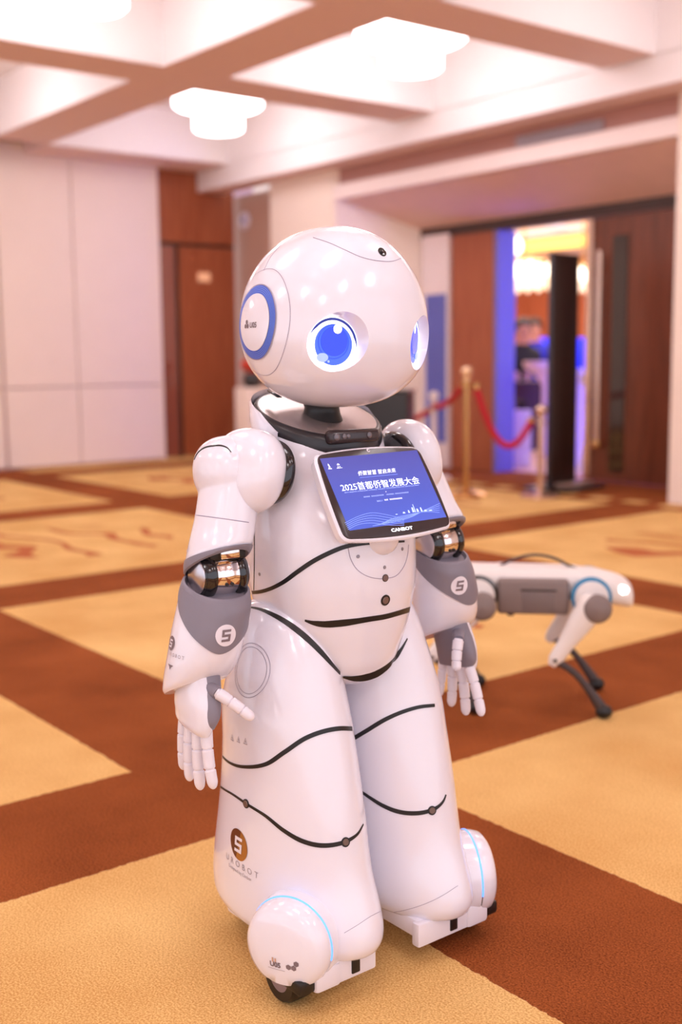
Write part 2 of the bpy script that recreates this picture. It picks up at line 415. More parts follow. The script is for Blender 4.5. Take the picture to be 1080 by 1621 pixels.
# bulkhead in front of the door wall
bulk = struct(emit('trim_1', box(XW-0.15, 4.2, 6.876, 7.2, ZK+.004, ZC), M_ceil, smooth=False)); bulk['label'] = 'white ceiling bulkhead above the doorway'
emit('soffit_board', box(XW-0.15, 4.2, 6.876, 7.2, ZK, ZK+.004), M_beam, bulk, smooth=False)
# left wall of tall panels with open joints, and a recessed brown door bay
wl = struct(emit('wall_left', box(XW-0.25, XW-0.035, -6, 6.30, 0, ZB+.3), M_gap, smooth=False))
for y0, y1 in ((-6, -3.0), (-3.0, -0.5), (-0.5, 2.2), (2.2, 4.478), (4.502, 5.30), (5.306, 6.322)):
    for z0, z1 in ((0.02, 0.828), (0.84, ZB+.1)):
        emit('wall_panel', rbox(XW-0.035, XW, y0+.003, y1-.003, z0, z1, 0.003, 1), M_wall, wl, smooth=False)
emit('wall_return', box(XW-0.6, XW-0.001, 6.30, 6.322, 0, ZB+.3), M_wall, wl, smooth=False)
XR = XW-0.12
d1 = struct(emit('door_1', rbox(XR-.05, XR+0.02, 6.62, 7.36, 0.01, 2.36, 0.006), M_redwood, smooth=False)); d1['label'] = 'red brown wooden door in the recess at left'
emit('overpanel', rbox(XR-.05, XR+0.03, 6.325, 7.36, 2.40, 3.2, 0.006), M_redwood, d1, smooth=False)
emit('door_frame', cat(box(XR-.05, XR+.012, 6.325, 7.36, 2.362, 2.398), box(XR-.05, XR+.0, 6.565, 6.618, 0, 2.36)), M_frame_dk, d1, smooth=False)
emit('glossy_strip', rbox(XR-.05, XR+.025, 6.34, 6.56, 0.01, 2.36, 0.004), mat('glossy_brown_strip', (150, 84, 70), 0.12, coat=1.0), d1, smooth=False)
emit('bright_plate', rbox(XR+.021, XR+.03, 6.86, 7.02, 1.98, 2.08, 0.003), mat('orange_emissive_plate', (250, 190, 150), 0.2, metal=0.6, emit=0.35), d1, smooth=False)  # small orange plate, made brighter by emission
# back wall: alcove, white wall, splayed reveal, header, sloped soffit
wb = struct(emit('wall_back', box(-11.6, -10.28, 7.42, 7.6, 0, ZK), mat('taupe_alcove_wall', (196, 158, 140), 0.6), smooth=False))
emit('wall_panel', cat(box(-10.28, -9.19, YF, 7.6, 0, ZK)), M_wall, wb, smooth=False)
def prism(pts, z0, z1):
    n = len(pts); V = [(x, y, z0) for x, y in pts]+[(x, y, z1) for x, y in pts]
    return V, [tuple(reversed(range(n))), tuple(range(n, 2*n))]+[(i, (i+1) % n, n+(i+1) % n, n+i) for i in range(n)]
emit('reveal_panel', prism([(-9.165, YF+.01), (-8.70, YD-.01), (-8.70, 8.1), (-9.3, 8.1), (-9.3, YF+.01)], 0, ZK), M_wall, wb, smooth=False)
emit('joint_strip', box(-9.19, -9.165, YF+.02, 7.3, 0, ZK), mat('taupe_joint', (176, 140, 128), 0.6), wb, smooth=False)
emit('wall_panel', box(-5.14, 4.2, YF, 7.6, 0, ZK), M_wall, wb, smooth=False)
emit('wall_panel', prism([(-5.14, YF), (-5.14, 7.6), (4.2, 7.6), (4.2, 8.1), (-5.62, 8.1), (-5.62, YD)], 0, ZK), M_wall, wb, smooth=False)
hd = struct(emit('trim_2', rbox(-9.19, -5.14, YF, 7.22, 2.66, 2.80, 0.006), M_header, smooth=False)); hd['label'] = 'rose coloured header band over the doorway'
emit('shadow_gap', box(-9.19, -5.14, 7.20, 7.3, 2.80, ZK), mat('rose_gap', (186, 138, 128), 0.7), hd, smooth=False)
ventm = mat('vent_grey', (190, 180, 190), 0.4)
vent = emit('air_vent', box(-6.75, -5.85, 7.19, 7.2, 2.815, 2.90), mat('vent_dark', (150, 128, 132), 0.6), hd, smooth=False)
for k in range(5): emit('vent_slat', box(-6.75, -5.85, 7.176, 7.19, 2.82+k*.016, 2.829+k*.016), ventm, vent, smooth=False)
# sloped soffit of the door recess
so = struct(emit('trim_3', ([(-9.19, 7.22, 2.665), (-5.14, 7.22, 2.665), (-5.6, YD, 2.365), (-8.72, YD, 2.365), (-9.19, 7.22, 2.72), (-5.14, 7.22, 2.72), (-5.6, YD+.1, 2.42), (-8.72, YD+.1, 2.42)],
      [(0, 3, 2, 1), (4, 5, 6, 7), (0, 1, 5, 4), (1, 2, 6, 5), (2, 3, 7, 6), (3, 0, 4, 7)]), M_soffit, smooth=False)); so['label'] = 'sloping veneered soffit of the door recess'
# door wall
dw = struct(emit('wall_door', box(-8.26, -7.67, YD, YD+.12, 0, 2.27), M_redwood, smooth=False))
emit('door_head', box(-8.70, -5.62, YD-.01, YD+.14, 2.27, 2.42), M_frame_dk, dw, smooth=False)
emit('wall_panel', box(-8.72, -5.6, YD+.02, YD+.14, 2.42, ZC), M_wall, dw, smooth=False)
emit('jamb', box(-7.67, -7.62, YD-.015, 8.12, 0, 2.27), mat('jamb_blue_light_tint', (120, 112, 170), 0.3), dw, smooth=False)  # violet base colour carries the blue light falling on the reveal
emit('side_wall', cat(box(-12, -8.70, 8.1, 8.2, 0, ZC), box(-5.62, -3, 8.1, 8.2, 0, ZC)), M_wall, dw, smooth=False)
# glossy panel, white above and blue below
gp = struct(emit('trim_4', rbox(-8.66, -8.27, YD-.03, YD+.1, 0, 2.30, 0.006), mat('pale_gloss_panel', (238, 222, 222), 0.15, coat=0.6), smooth=False)); gp['label'] = 'narrow glossy panel, white above and blue below'
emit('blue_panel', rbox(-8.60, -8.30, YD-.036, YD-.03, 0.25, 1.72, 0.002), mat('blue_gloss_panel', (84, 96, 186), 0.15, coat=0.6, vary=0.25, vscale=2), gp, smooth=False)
d2 = struct(emit('door_2', rbox(-6.50, -5.66, YD+.01, YD+.07, 0.02, 2.26, 0.008), M_door_dk, smooth=False)); d2['label'] = 'dark brown door leaf with a long brass pull'
emit('edge_post', rbox(-6.56, -6.49, YD-.03, YD+.09, 0.02, 2.26, 0.01), M_rosemetal, d2, smooth=False)
emit('painted_reflection', rbox(-6.30, -6.14, YD-.002, YD+.01, 0.1, 2.1, 0.002), mat('dark_reflection_gloss', (34, 20, 18), 0.1, coat=1.0), d2, smooth=False)  # dark strip stands in for a vertical reflection in the leaf
ph = emit('pull_handle', cat(tube([(-6.385, YD-.06, 0.36), (-6.385, YD-.06, 1.98)], 0.026, 16), tube([(-6.385, YD-.06, 0.5), (-6.385, YD+.02, 0.5)], 0.014, 10), tube([(-6.385, YD-.06, 1.84), (-6.385, YD+.02, 1.84)], 0.014, 10)), M_rosemetal, d2, sharp=60)
emit('handle_knob', lathe([(0, .30), (.04, .31), (.045, .34), (.04, .37), (0, .38)], 20, Matrix.Translation((-6.385, YD-.06, 0))), M_brass, d2)

# ------------------------------------------------------------------ chandeliers
def chandelier(loc, label):
    r = empty('chandelier', label, 'chandelier', loc, 'two tier drum chandeliers in the ceiling coffers')
    emit('upper_tier', lathe([(0.05, .21), (.385, .21), (.41, .23), (.41, .40), (.385, .42), (.1, .42)], 48), M_lamp, r)
    emit('lower_tier', lathe([(0, 0), (.205, 0), (.228, .02), (.228, .19), (.205, .21), (.1, .21)], 40), M_lamp, r)
    emit('ceiling_rose', lathe([(.12, .42), (.12, .49)], 24), M_lampframe, r)
    emit('rim_band', lathe([(.412, .40), (.42, .40), (.42, .425), (.412, .425)], 48), M_lampframe, r)
    return r
CH = [((-9.2, 5.84), 'two tier drum chandelier nearest the brown door'), ((-6.5, 5.80), 'two tier drum chandelier in front of the open doorway'), ((-6.5, 3.24), 'drum chandelier cut by the top left edge of the photo'), ((-3.85, 5.9), 'drum chandelier at the top right corner of the photo')]
c0 = None
for (x, y), lab in CH:
    if c0 is None: c0 = chandelier((x, y, 3.175), lab)
    else: dup(c0, (x, y, 3.175), lab)
for x in (-9.2, -3.9, -1.1, 1.7):
    for y in (3.24, 0.68, -1.9):
        if (x, y) == (-3.9, 5.9): continue
        dup(c0, (x, y, 3.175), 'drum chandelier in a coffer outside the photo')
# ------------------------------------------------------------------ the big robot
# robot coordinates: +x forward, +y to its left, z up, origin on the floor under its middle
ROB = empty('humanoid_robot', 'large glossy white humanoid robot on wheels with a tablet on its chest', 'robot', tuple(ORI))
def E_(name, g, m, parent=None, **k): return emit(name, g, m, parent or ROB, **k)

# --- head
HC = Vector((.0055, 0, 1.1718)); HRX, HRY, HRZ, HN = .152, .1628, .1592, 2.43
def head_geo():
    V = []; n, m = 110, 144
    for i in range(n+1):
        ph = -PI/2+PI*i/n
        for j in range(m):
            th = 2*PI*j/m; d = Vector((math.cos(ph)*math.cos(th), math.cos(ph)*math.sin(th), math.sin(ph)))
            s = (abs(d.x/HRX)**HN+abs(d.y/HRY)**HN+abs(d.z/HRZ)**HN)**(-1/HN); p = d*s; k = p.z/HRZ
            p.x = p.x*(1-.0235*k)-.0081*k; p.y *= 1-.1356*k-.1589*k*k
            # low brow ridge that carries the forehead camera
            az = math.atan2(p.y, p.x); p += d*.006*math.exp(-(az/.55)**2-((k-.74)/.2)**2)
            V.append(tuple(HC+p))
    return V, grid_faces(n+1, m)
head_g = head_geo()
head_tree = bvh(head_g)
def cut(g, cutter):
    """carve cutter out of g"""
    a = bpy.data.objects.new('a', mesh_data('a', g, None)); b = bpy.data.objects.new('b', mesh_data('b', cutter, None)); COL.objects.link(a); COL.objects.link(b)
    md = a.modifiers.new('x', 'BOOLEAN'); md.operation = 'DIFFERENCE'; md.object = b; md.solver = 'EXACT'
    dg = bpy.context.evaluated_depsgraph_get(); me = bpy.data.meshes.new_from_object(a.evaluated_get(dg))
    out = [tuple(v.co) for v in me.vertices], [tuple(p.vertices) for p in me.polygons]
    for o in (a, b): bpy.data.objects.remove(o)
    return out
EP0, EN0 = pick(head_tree, 533, 545, soft=True)
ER = 0.0445
def eye_frame(rot, lift, depth):
    d = (Matrix.Rotation(math.radians(rot), 3, 'Z') @ Vector(EN0).normalized()); d = (d+Vector((0, 0, lift))).normalized()
    return axis_matrix(Vector(EP0)-d*depth, d), d
def socket(EM, d, flare, sx, sy):
    # local x points to the nose, local y up; the rim leans towards nose and brow
    c = Vector(EM.col[3].xyz)
    g = lathe([(ER+.001, -.004), (ER+.001, 0), (ER+flare*.02, .02), (ER+flare*.05, .05), (ER+flare*.08, .08)], 72, EM)
    return [tuple(Vector(q)+(EM.col[0].xyz*sx+EM.col[1].xyz*sy)*max(0, (Vector(q)-c).dot(d))) for q in g[0]], g[1]
EM_R, ED_R = eye_frame(14, .13, .0165); EM_L, ED_L = eye_frame(-9, .06, .0195)
head_c = cut(cut(head_g, socket(EM_R, ED_R, .2, .42, .30)), mirror(socket(EM_L, ED_L, .22, .0, .12)))
HEAD = E_('head', head_c, M_white, sharp=28)
for side, nm in ((1, 'right'), (-1, 'left')):
    fx = (lambda g: g) if side == 1 else mirror
    dm = (lambda d: EM_R @ Matrix.Translation((0, 0, d))) if side == 1 else (lambda d: EM_L @ Matrix.Translation((0, 0, d)))
    flat = lambda g, d: fx(xform(g, dm(d)))
    at = lambda g, x, y: ([(a+x, b+y, c) for a, b, c in g[0]], g[1])
    eye = E_('eye', flat(lathe([(ER, -.006), (ER, .0), (ER-.001, .0008), (0, .0008)], 64), 0.0), M_glow, label='glowing blue eye with a white ring')
    emit('eyelid_arc', flat(([(r*math.cos(a), r*math.sin(a), 0) for a in np.linspace(math.radians(-8), math.radians(158), 50) for r in (ER-.0045*min(1, 6*min((a+.14)/2.9, (2.76-a)/2.9)+.15), ER-.0004)], [(2*k, 2*k+1, 2*k+3, 2*k+2) for k in range(49)]), .0012), M_lid, eye)
    emit('iris', flat(at(disc2d(0.0342, 56), 0.0010, -0.0005), .0016), M_iris, eye)
    emit('iris_shade', flat(at(disc2d(0.0285, 56, .0265), 0.001, 0.004), .0020), MATS.get('iris_mid_blue') or mat('iris_mid_blue', (36, 68, 222), .3, emit=.75), eye)
    emit('pupil', flat(at(disc2d(0.0245, 48), 0.002, 0.0050), .0024), M_pupil, eye)
    emit('glint', flat(at(disc2d(0.0078, 28), 0.0085, 0.0255), .0030), M_glow, eye)
    emit('pale_spot', flat(at(disc2d(0.0105, 28, a=.72), -0.020, -0.0215), .0028), M_pale, eye)
    emit('pale_spot', flat(at(disc2d(0.0022, 16), -0.009, -0.028), .0028), M_pale, eye)
# --- ears: rings laid on the side of the head
def ear_ring(r0, r1, off, nseg=96, nr=5, cx=-0.010, cz=1.163, back=True):
    V = []
    for i in range(nr):
        r = r0+(r1-r0)*i/(nr-1)
        for j in range(nseg):
            a = 2*PI*j/nseg; p, n_, k, d = head_tree.ray_cast(Vector((cx+r*math.cos(a), -0.4, cz+r*math.sin(a))), Vector((0, 1, 0)))
            V.append(tuple(p+n_*off))
    return V, [tuple(f) for f in grid_faces(nr, nseg)]
def ear_disc(r, off):
    g = ear_ring(1e-4, r, off, nr=8); return g
for fx in (lambda g: g, mirror):
    ear = E_('ear_panel', fx(ear_ring(.0485, .0625, .0016)), M_ear_blue, label='round blue speaker ring on the side of the head')
    for r in (.0512, .0540, .0568, .0596): emit('speaker_groove', fx(ear_ring(r, r+.0007, .0021, nr=2)), M_ear_dot, ear)
    emit('ear_plate', fx(ear_disc(.0482, .0024)), M_white, ear)
    emit('ear_plate_edge', fx(ear_ring(.0625, .0640, .0022, nr=3)), M_line, ear)
    emit('ear_seam', fx(ear_ring(.0905, .0913, .0008, nr=2)), M_line, ear)
    if fx is not mirror:
        pk = pick(head_tree, 403, 515, soft=True); ear_at = (pk[0]+pk[1]*.0022, pk[1])
        t = bvh(ear_disc(.0482, .0024))
        decal('ear_print', t, 0, 0, glyphs('U05', .013, bold=.0003), M_print_dk, ear, at=(ear_at[0], ear_at[1]))
        hexg = cat(*[([(x+.0042*math.cos(PI/6+k*PI/3), y+.0042*math.sin(PI/6+k*PI/3), 0) for k in range(6)], [tuple(range(6))]) for x, y in ((-.0225, .0060), (-.0185, -.001), (-.0265, -.001))])
        decal('ear_hexagons', t, 0, 0, hexg, M_print_dk, ear, at=(ear_at[0], ear_at[1]))
seam('forehead_seam', head_tree, [(496, 376), (520, 384), (547, 396), (572, 407), (600, 413), (624, 413), (635, 409)], .0011, M_line, HEAD, h=.0006)
seam('temple_seam', head_tree, [(418, 428), (428, 408), (446, 386)], .0008, M_line, HEAD, h=.0004)
p_, n_ = pick(head_tree, 605, 399, soft=True)
emit('forehead_camera', lathe([(.0085, -.003), (.0085, .0010), (.0070, .0016), (.0055, .0010), (0, .0012)], 28, axis_matrix(p_, n_)), M_gloss_black, HEAD)
emit('camera_lens', lathe([(.0032, .0009), (.0026, .0022), (0, .0027)], 20, axis_matrix(p_, n_)), M_bezel, HEAD)

# --- neck and collar
CT = 0.355                                     # how far the collar plane leans forward
def ring_pts(cx, cz, rx, ry, tilt, seg=96, e=2.0):
    return [(cx+rx*spow(math.cos(2*PI*j/seg), 2/e), ry*spow(math.sin(2*PI*j/seg), 2/e), cz-tilt*rx*spow(math.cos(2*PI*j/seg), 2/e)) for j in range(seg)]
def rings(*rs):
    seg = len(rs[0]); V = [p for r in rs for p in r]; return V, [tuple(f) for f in grid_faces(len(rs), seg)]
E_('neck', lathe([(.040, .985), (.034, 1.0), (.032, 1.012), (.034, 1.016), (.032, 1.022), (.035, 1.05)], 40, Matrix.Translation((-.034, 0, 0))), M_black)
cc = -.047; RXK = .915
band = [(.1165, -.036), (.1195, -.0345), (.1225, -.028), (.1240, -.018), (.1240, -.008), (.1228, .001), (.1205, .0065), (.1170, .0090), (.1135, .0095), (.110, .0085)]
collar = E_('collar', rings(*[ring_pts(cc, .991+dz, r*RXK, r*1.0, CT) for r, dz in band]), M_band, label='gloss black collar ring', sharp=60)
emit('collar_plate', rings(ring_pts(cc, .9985, .1140*RXK, .1140, CT), ring_pts(cc, 1.0005, .1125*RXK, .1125, CT), ring_pts(cc, 1.002, .075*RXK, .075, CT), ring_pts(-.034, .998, .03, .03, CT), ring_pts(-.034, .998, .002, .002, CT)), M_smoke, collar, label='smoked mirror plate round the neck')
for yy in (-.07, .07):
    emit('plate_slot', xform(rbox(-.018, .018, -.006, .006, 0, .003, .0025), Matrix.Translation((-.085, yy, 1.0355)) @ Matrix.Rotation(math.radians(19), 4, 'Y')), M_gloss_black, collar)
# depth-sensing bar across the front of the collar
sb = E_('sensor_bar', xform(bevel(box(-.014, .008, -.057, .057, -.0125, .0125), .0078, 4), Matrix.Translation((.0605, -.002, .9625)) @ Matrix.Rotation(math.radians(-4), 4, 'Y')), M_bezel, label='dark sensor bar with round lenses')
for yy, r in ((-.044, .0065), (-.027, .005), (-.018, .004), (.030, .0055)):
    emit('lens', lathe([(r, 0), (r, .0015), (r*.6, .0025), (0, .0022)], 20, axis_matrix((.0682, yy-.002, .9635), (1, 0, .07))), mat('lens_glass_%d' % int(r*1e4), (96, 84, 90), .1, coat=1), sb)

# --- torso
T_KEYS = [(.505, .030, 0, .018, .018), (.513, .028, 0, .045, .042), (.527, .022, 0, .075, .068), (.552, .014, 0, .103, .093), (.585, .004, 0, .123, .113), (.62, -.004, 0, .139, .130), (.66, -.010, 0, .151, .143),
          (.70, -.012, 0, .157, .151), (.76, -.015, 0, .158, .153), (.82, -.019, 0, .152, .149, -.04), (.875, -.026, 0, .139, .140, -.14), (.92, -.036, 0, .123, .132, -.26), (.955, -.044, 0, .113, .126, -.34), (.978, -.048, 0, .1095, .1235, -.36)]
tor_g = loft(T_KEYS, 110, 112, 2.15)
TOR = E_('torso', tor_g, M_white, sharp=50)
tor_tree = bvh(tor_g)
# raised white back of the collar
bk = []
for j in range(61):
    a = math.radians(70)+math.radians(220)*j/60; w = min(1, 3.2*math.sin(PI*j/60))
    for r, dz in ((.121, -.05), (.128, -.02), (.1275, .012*w), (.1245, .019*w-.001), (.1235, .010*w-.002)):
        x = cc+r*.94*math.cos(a); bk.append((x, r*1.0*math.sin(a), .986-CT*(r*.94*math.cos(a))+dz))
E_('collar_back', (bk, [tuple(reversed(f)) for f in grid_faces(61, 5, False)]), M_white, label='raised white rear rim of the collar')

# --- legs
L_KEYS = [(.672, -.030, -.100, .02, .02), (.664, -.030, -.102, .055, .045), (.645, -.028, -.104, .083, .064), (.61, -.024, -.1055, .103, .075), (.57, -.020, -.1065, .117, .083), (.52, -.016, -.108, .131, .092), (.47, -.012, -.11, .142, .099),
          (.40, -.004, -.11, .151, .102), (.30, 0, -.11, .170, .1045), (.205, -.002, -.11, .193, .105), (.135, .004, -.11, .217, .105), (.105, .007, -.11, .221, .104), (.088, .007, -.11, .216, .100), (.077, .006, -.11, .205, .090), (.074, .006, -.11, .18, .075)]
leg_g = loft(L_KEYS, 130, 112, 2.12)
legs = {}
legs['R'] = E_('leg', leg_g, M_white, sharp=50, label='right leg shell with brown and gold badge'); legs['L'] = E_('leg', mirror(leg_g), M_white, sharp=50)
legR_tree = bvh(leg_g); legL_tree = bvh(mirror(leg_g)); low_tree = bvh(tor_g, leg_g, mirror(leg_g))
LR, LL = legs['R'], legs['L']
seam('knee_seam', legR_tree, [(351, 1195), (358, 1203), (372, 1211), (395, 1214), (420, 1210), (450, 1191), (485, 1168), (515, 1157), (540, 1153), (557, 1153.5)], [.004, .007, .009, .009, .009, .009], M_black, LR, 70)
seam('knee_seam', legL_tree, [(560, 1169), (580, 1157), (610, 1139), (640, 1126), (665, 1119), (688, 1116.5)], [.009, .009, .008, .007], M_black, LL, 50)
seam('shin_seam', legR_tree, [(347, 1243), (352, 1247), (370, 1258), (390, 1272), (420, 1291), (450, 1315), (478, 1331), (505, 1338), (530, 1337), (550, 1331), (566, 1320), (575, 1305)], [.004, .005, .006, .008, .009, .009, .008, .003], M_black, LR, 80)
seam('shin_seam', legL_tree, [(572, 1253), (588, 1264), (606, 1275), (628, 1284), (652, 1287.5), (675, 1285), (692, 1278), (702, 1268), (706, 1258)], [.006, .008, .009, .009, .008, .003], M_black, LL, 50)
M_screwd = mat('screw_bronze', (120, 100, 90), .35, metal=.4)
for t, x, y, pa in ((legR_tree, 390, 1272, LR), (legR_tree, 547, 1333, LR), (legL_tree, 684, 1283, LL)): screw('screw', t, x, y, .0062, M_screwd, pa, .003, 1.35)
seam('foot_seam', legR_tree, [(545, 1477), (565, 1465), (588, 1450), (606, 1441)], .0009, M_line, LR, h=.0004)
seam('foot_seam', legL_tree, [(612, 1446), (640, 1441), (670, 1432), (700, 1418), (725, 1402)], .0009, M_line, LL, h=.0004)
# hip medallion pressed into the thigh
for fx, pa in ((lambda g: g, LR), (mirror, LL)):
    hp = []
    for r in (.040, .0408, .0465, .0473):
        for j in range(64):
            a = 2*PI*j/64; q = legR_tree.ray_cast(Vector((-.002+r*math.cos(a), -.5, .555+r*math.sin(a))), Vector((0, 1, 0))); hp.append(tuple(q[0]+q[1]*.0007) if q[0] is not None else (0, -.2, .5))
    emit('hip_medallion', (hp, grid_faces(4, 64)[:64]+grid_faces(4, 64)[128:]), M_line, pa)
# badge and printing on the right shin
def decal_px(name, tree, x, y, g, m, parent, **k): return decal(name, tree, x, y, g, m, parent, **k)
half = lambda s, r: ([(0, 0, 0)]+[(r*math.cos(a), r*1.02*math.sin(a), 0) for a in np.linspace(s, s+PI, 24)], [(0, k, k+1) for k in range(1, 24)])
decal('badge_half', legR_tree, 378, 1337, half(math.radians(70), .029), M_bronze, LR, label='brown half of the round badge')
decal('badge_half', legR_tree, 378, 1337, half(math.radians(250), .029), M_gold, LR, label='gold half of the round badge')
decal('badge_number', legR_tree, 378, 1337, blocky5(.030), M_white_matt, LR, off=.0014, fine=.006)
decal('maker_word', legR_tree, 381, 1371, glyphs('UROBOT', .0165, space=1.75, sx=1.1), M_print, LR)
decal('small_word', legR_tree, 379, 1381, glyphs('Designed by Canbot', .0095), M_print, LR, off=.0008)
for k, (x, y) in enumerate(((368, 1168), (378, 1171), (389, 1174))):
    tri = cat(*[poly(q) for q in ([(-.006, -.005), (.006, -.005), (.0045, -.0035), (-.0045, -.0035)], [(-.006, -.005), (-.0045, -.0038), (0, .0052), (0, .007)], [(.006, -.005), (0, .007), (0, .0052), (.0045, -.0038)], [(-.001, -.002), (.001, -.002), (.001, .002), (-.001, .002)])])
    decal('warning_triangle', legR_tree, x, y, tri, M_print, LR)

# --- black gaps, slot, buttons on the body
seam('side_seam', tor_tree, [(404, 800), (403, 840), (403, 880), (402, 934)], [.0024, .0028, .0024], M_black, TOR, 40, h=.0007)
seam('belt_seam', tor_tree, [(396, 938), (410, 937), (428, 932), (448, 922), (470, 906), (495, 889), (520, 876), (545, 866), (570, 861), (600, 859), (640, 857)], [.007, .008, .009, .009, .009, .008, .006, .004], M_black, TOR, 70)
seam('waist_slot', tor_tree, [(483, 982), (492, 985), (510, 988), (535, 987), (560, 984), (585, 980), (610, 976), (632, 970), (648, 965)], [.004, .012, .0145, .0145, .012, .011, .011, .011, .012], M_black, TOR, 60)
seam('hip_gap', low_tree, [(394, 961), (410, 964), (430, 972), (450, 983), (470, 997), (490, 1014), (508, 1032), (524, 1050), (538, 1066)], [.003, .007, .010, .012, .0125, .012, .010, .007], M_black, TOR, 60)
seam('crotch_gap', low_tree, [(543, 1071), (560, 1073), (582, 1070), (604, 1060), (622, 1045), (636, 1026), (645, 1010)], [.003, .012, .017, .018, .014, .009, .004, .001], M_black, TOR, 60, face=(.75, -.45, -.2), h=.004)
M_btn = mat('button_brown', (112, 88, 84), .3, coat=.5)
screw('round_button', tor_tree, 610, 950, .0068, M_btn, TOR, .003, 1.45)
screw('round_button', tor_tree, 610, 915, .0058, M_btn, TOR, .002, 1.15)
for x, y in ((567, 881), (637, 869), (609, 898), (411, 909), (429, 684)): screw('screw', tor_tree, x, y, .0032, M_screw, TOR, .001)
seam('hatch_seam', tor_tree, [(551, 866), (555, 884), (566, 902), (584, 913), (600, 916), (610, 916)], .0013, M_line, TOR, h=.0005)
seam('hatch_seam', tor_tree, [(610, 916), (626, 912), (638, 899), (645, 880), (647, 862)], .0013, M_line, TOR, h=.0005)
seam('shoulder_seam', tor_tree, [(419, 686), (423, 680), (429, 673)], .003, M_black, TOR, 12)
# bulge that carries the tablet
bq, bn = pick(tor_tree, 617, 868, soft=True)
E_('tablet_mount', lathe([(.036, -.02), (.0355, .004), (.031, .018), (.02, .030), (0, .034)], 40, axis_matrix((.128, 0, .790), (.9, 0, .12))), M_white, label='white boss that carries the tablet')

# --- tablet
TL, TR, BL, BR = [Vector(p) for p in ((.100, -.117, .9385), (.100, .117, .9385), (.1845, -.1225, .803), (.1845, .1225, .803))]
tcen = (TL+TR+BL+BR)/4; tv = ((TL+TR)-(BL+BR)).normalized(); tu = Vector((0, 1, 0)); tn = tu.cross(tv).normalized()
TM = Matrix(((tu.x, tv.x, tn.x, tcen.x), (tu.y, tv.y, tn.y, tcen.y), (tu.z, tv.z, tn.z, tcen.z), (0, 0, 0, 1)))
hh = ((TL+TR)/2-(BL+BR)/2).length/2
def tab_outline(wt, wb, h, r, bt, bb, n=10, bs=.002):
    """rounded four-sided outline with gently bowed edges"""
    C4 = [(wt, h), (-wt, h), (-wb, -h), (wb, -h)]; out = []
    for k in range(4):
        c = np.array(C4[k]); a = np.array(C4[k-1]); b = np.array(C4[(k+1) % 4])
        p0 = c+(a-c)/np.linalg.norm(a-c)*r; p1 = c+(b-c)/np.linalg.norm(b-c)*r
        for t in np.linspace(0, 1, n): out.append(tuple((1-t)**2*p0+2*t*(1-t)*c+t*t*p1))
        q1 = b+(c-b)/np.linalg.norm(b-c)*r; bow = {0: (0, bt), 1: (-bs, 0), 2: (0, -bb), 3: (bs, 0)}[k]
        for t in np.linspace(0, 1, 14)[1:-1]: out.append(tuple(p1+(q1-p1)*t+np.array(bow)*4*t*(1-t)))
    return out
def slab(out0, out1, z0, z1, rnd=.003):
    n = len(out0)
    sc = lambda o, k: [((x-math.copysign(k, x)), (y-math.copysign(k, y))) for x, y in o]
    L_ = [(sc(out0, rnd*1.5), z0), (out0, z0+rnd), (out1, z1-rnd), (sc(out1, rnd*.35), z1-rnd*.35), (sc(out1, rnd), z1)]
    V = [(x, y, z) for o, z in L_ for x, y in o]
    return V, [tuple(f) for f in grid_faces(len(L_), n)]+[tuple(reversed(range(n))), tuple(range((len(L_)-1)*n, len(L_)*n))]
TAB = E_('tablet', xform(slab(tab_outline(.118, .122, hh-.001, .020, .004, .006), tab_outline(.1215, .1265, hh+.0045, .024, .005, .007), -.026, -.0012, .004), TM), M_white, label='tablet with a dark frame and a blue screen')
emit('bezel', xform(slab(tab_outline(.117, .1225, hh, .020, .0045, .0055), tab_outline(.117, .1225, hh, .020, .0045, .0055), -.004, .0006, .0012), TM), M_bezel, TAB)
def screen_mat():
    m = mat('blue_screen', (70, 88, 205), .12, emit=.45); N = m.node_tree.nodes; L = m.node_tree.links
    tc = N.new('ShaderNodeTexCoord'); sp = N.new('ShaderNodeSeparateXYZ'); L.new(tc.outputs['Object'], sp.inputs[0])
    r = N.new('ShaderNodeValToRGB'); mr = N.new('ShaderNodeMapRange'); mr.inputs[1].default_value = .805; mr.inputs[2].default_value = .935; L.new(sp.outputs[2], mr.inputs[0])
    r.color_ramp.elements[0].color = (*lin((88, 114, 236)), 1); r.color_ramp.elements[1].color = (*lin((76, 74, 176)), 1); L.new(mr.outputs[0], r.inputs[0])
    b = N['Principled BSDF']; L.new(r.outputs[0], b.inputs['Emission Color']); b.inputs['Emission Strength'].default_value = .6
    for l in list(b.inputs['Base Color'].links): L.remove(l)
    b.inputs['Base Color'].default_value = (.03, .04, .12, 1); return m
M_screen = screen_mat(); M_scr_w = mat('screen_white', (240, 244, 255), .4, emit=.95); M_scr_p = mat('screen_pale', (170, 190, 255), .4, emit=.75); M_scr_m = mat('screen_mid', (120, 144, 244), .4, emit=.65)
tplane = bvh(([tuple(TM @ Vector(p)) for p in ((-.3, -.3, .0008), (.3, -.3, .0008), (.3, .3, .0008), (-.3, .3, .0008))], [(0, 1, 2, 3)]))
TMi = TM.inverted()
def uv(x, y): q = TMi @ pick(tplane, x, y, soft=True)[0]; return q.x, q.y
SC = [uv(*p) for p in ((553.5, 840), (707, 818.5), (660, 712.5), (506.5, 726))]
emit('screen', xform(([(x, y, .0008) for x, y in SC], [(0, 1, 2, 3)]), TM), M_screen, TAB, smooth=False)
def on_tab(name, g, m, x, y, z=.0012, label=None):
    u0, v0 = uv(x, y); return emit(name, xform(([(a+u0, b+v0, z) for a, b, _ in g[0]], g[1]), TM), m, TAB, smooth=False, label=label)
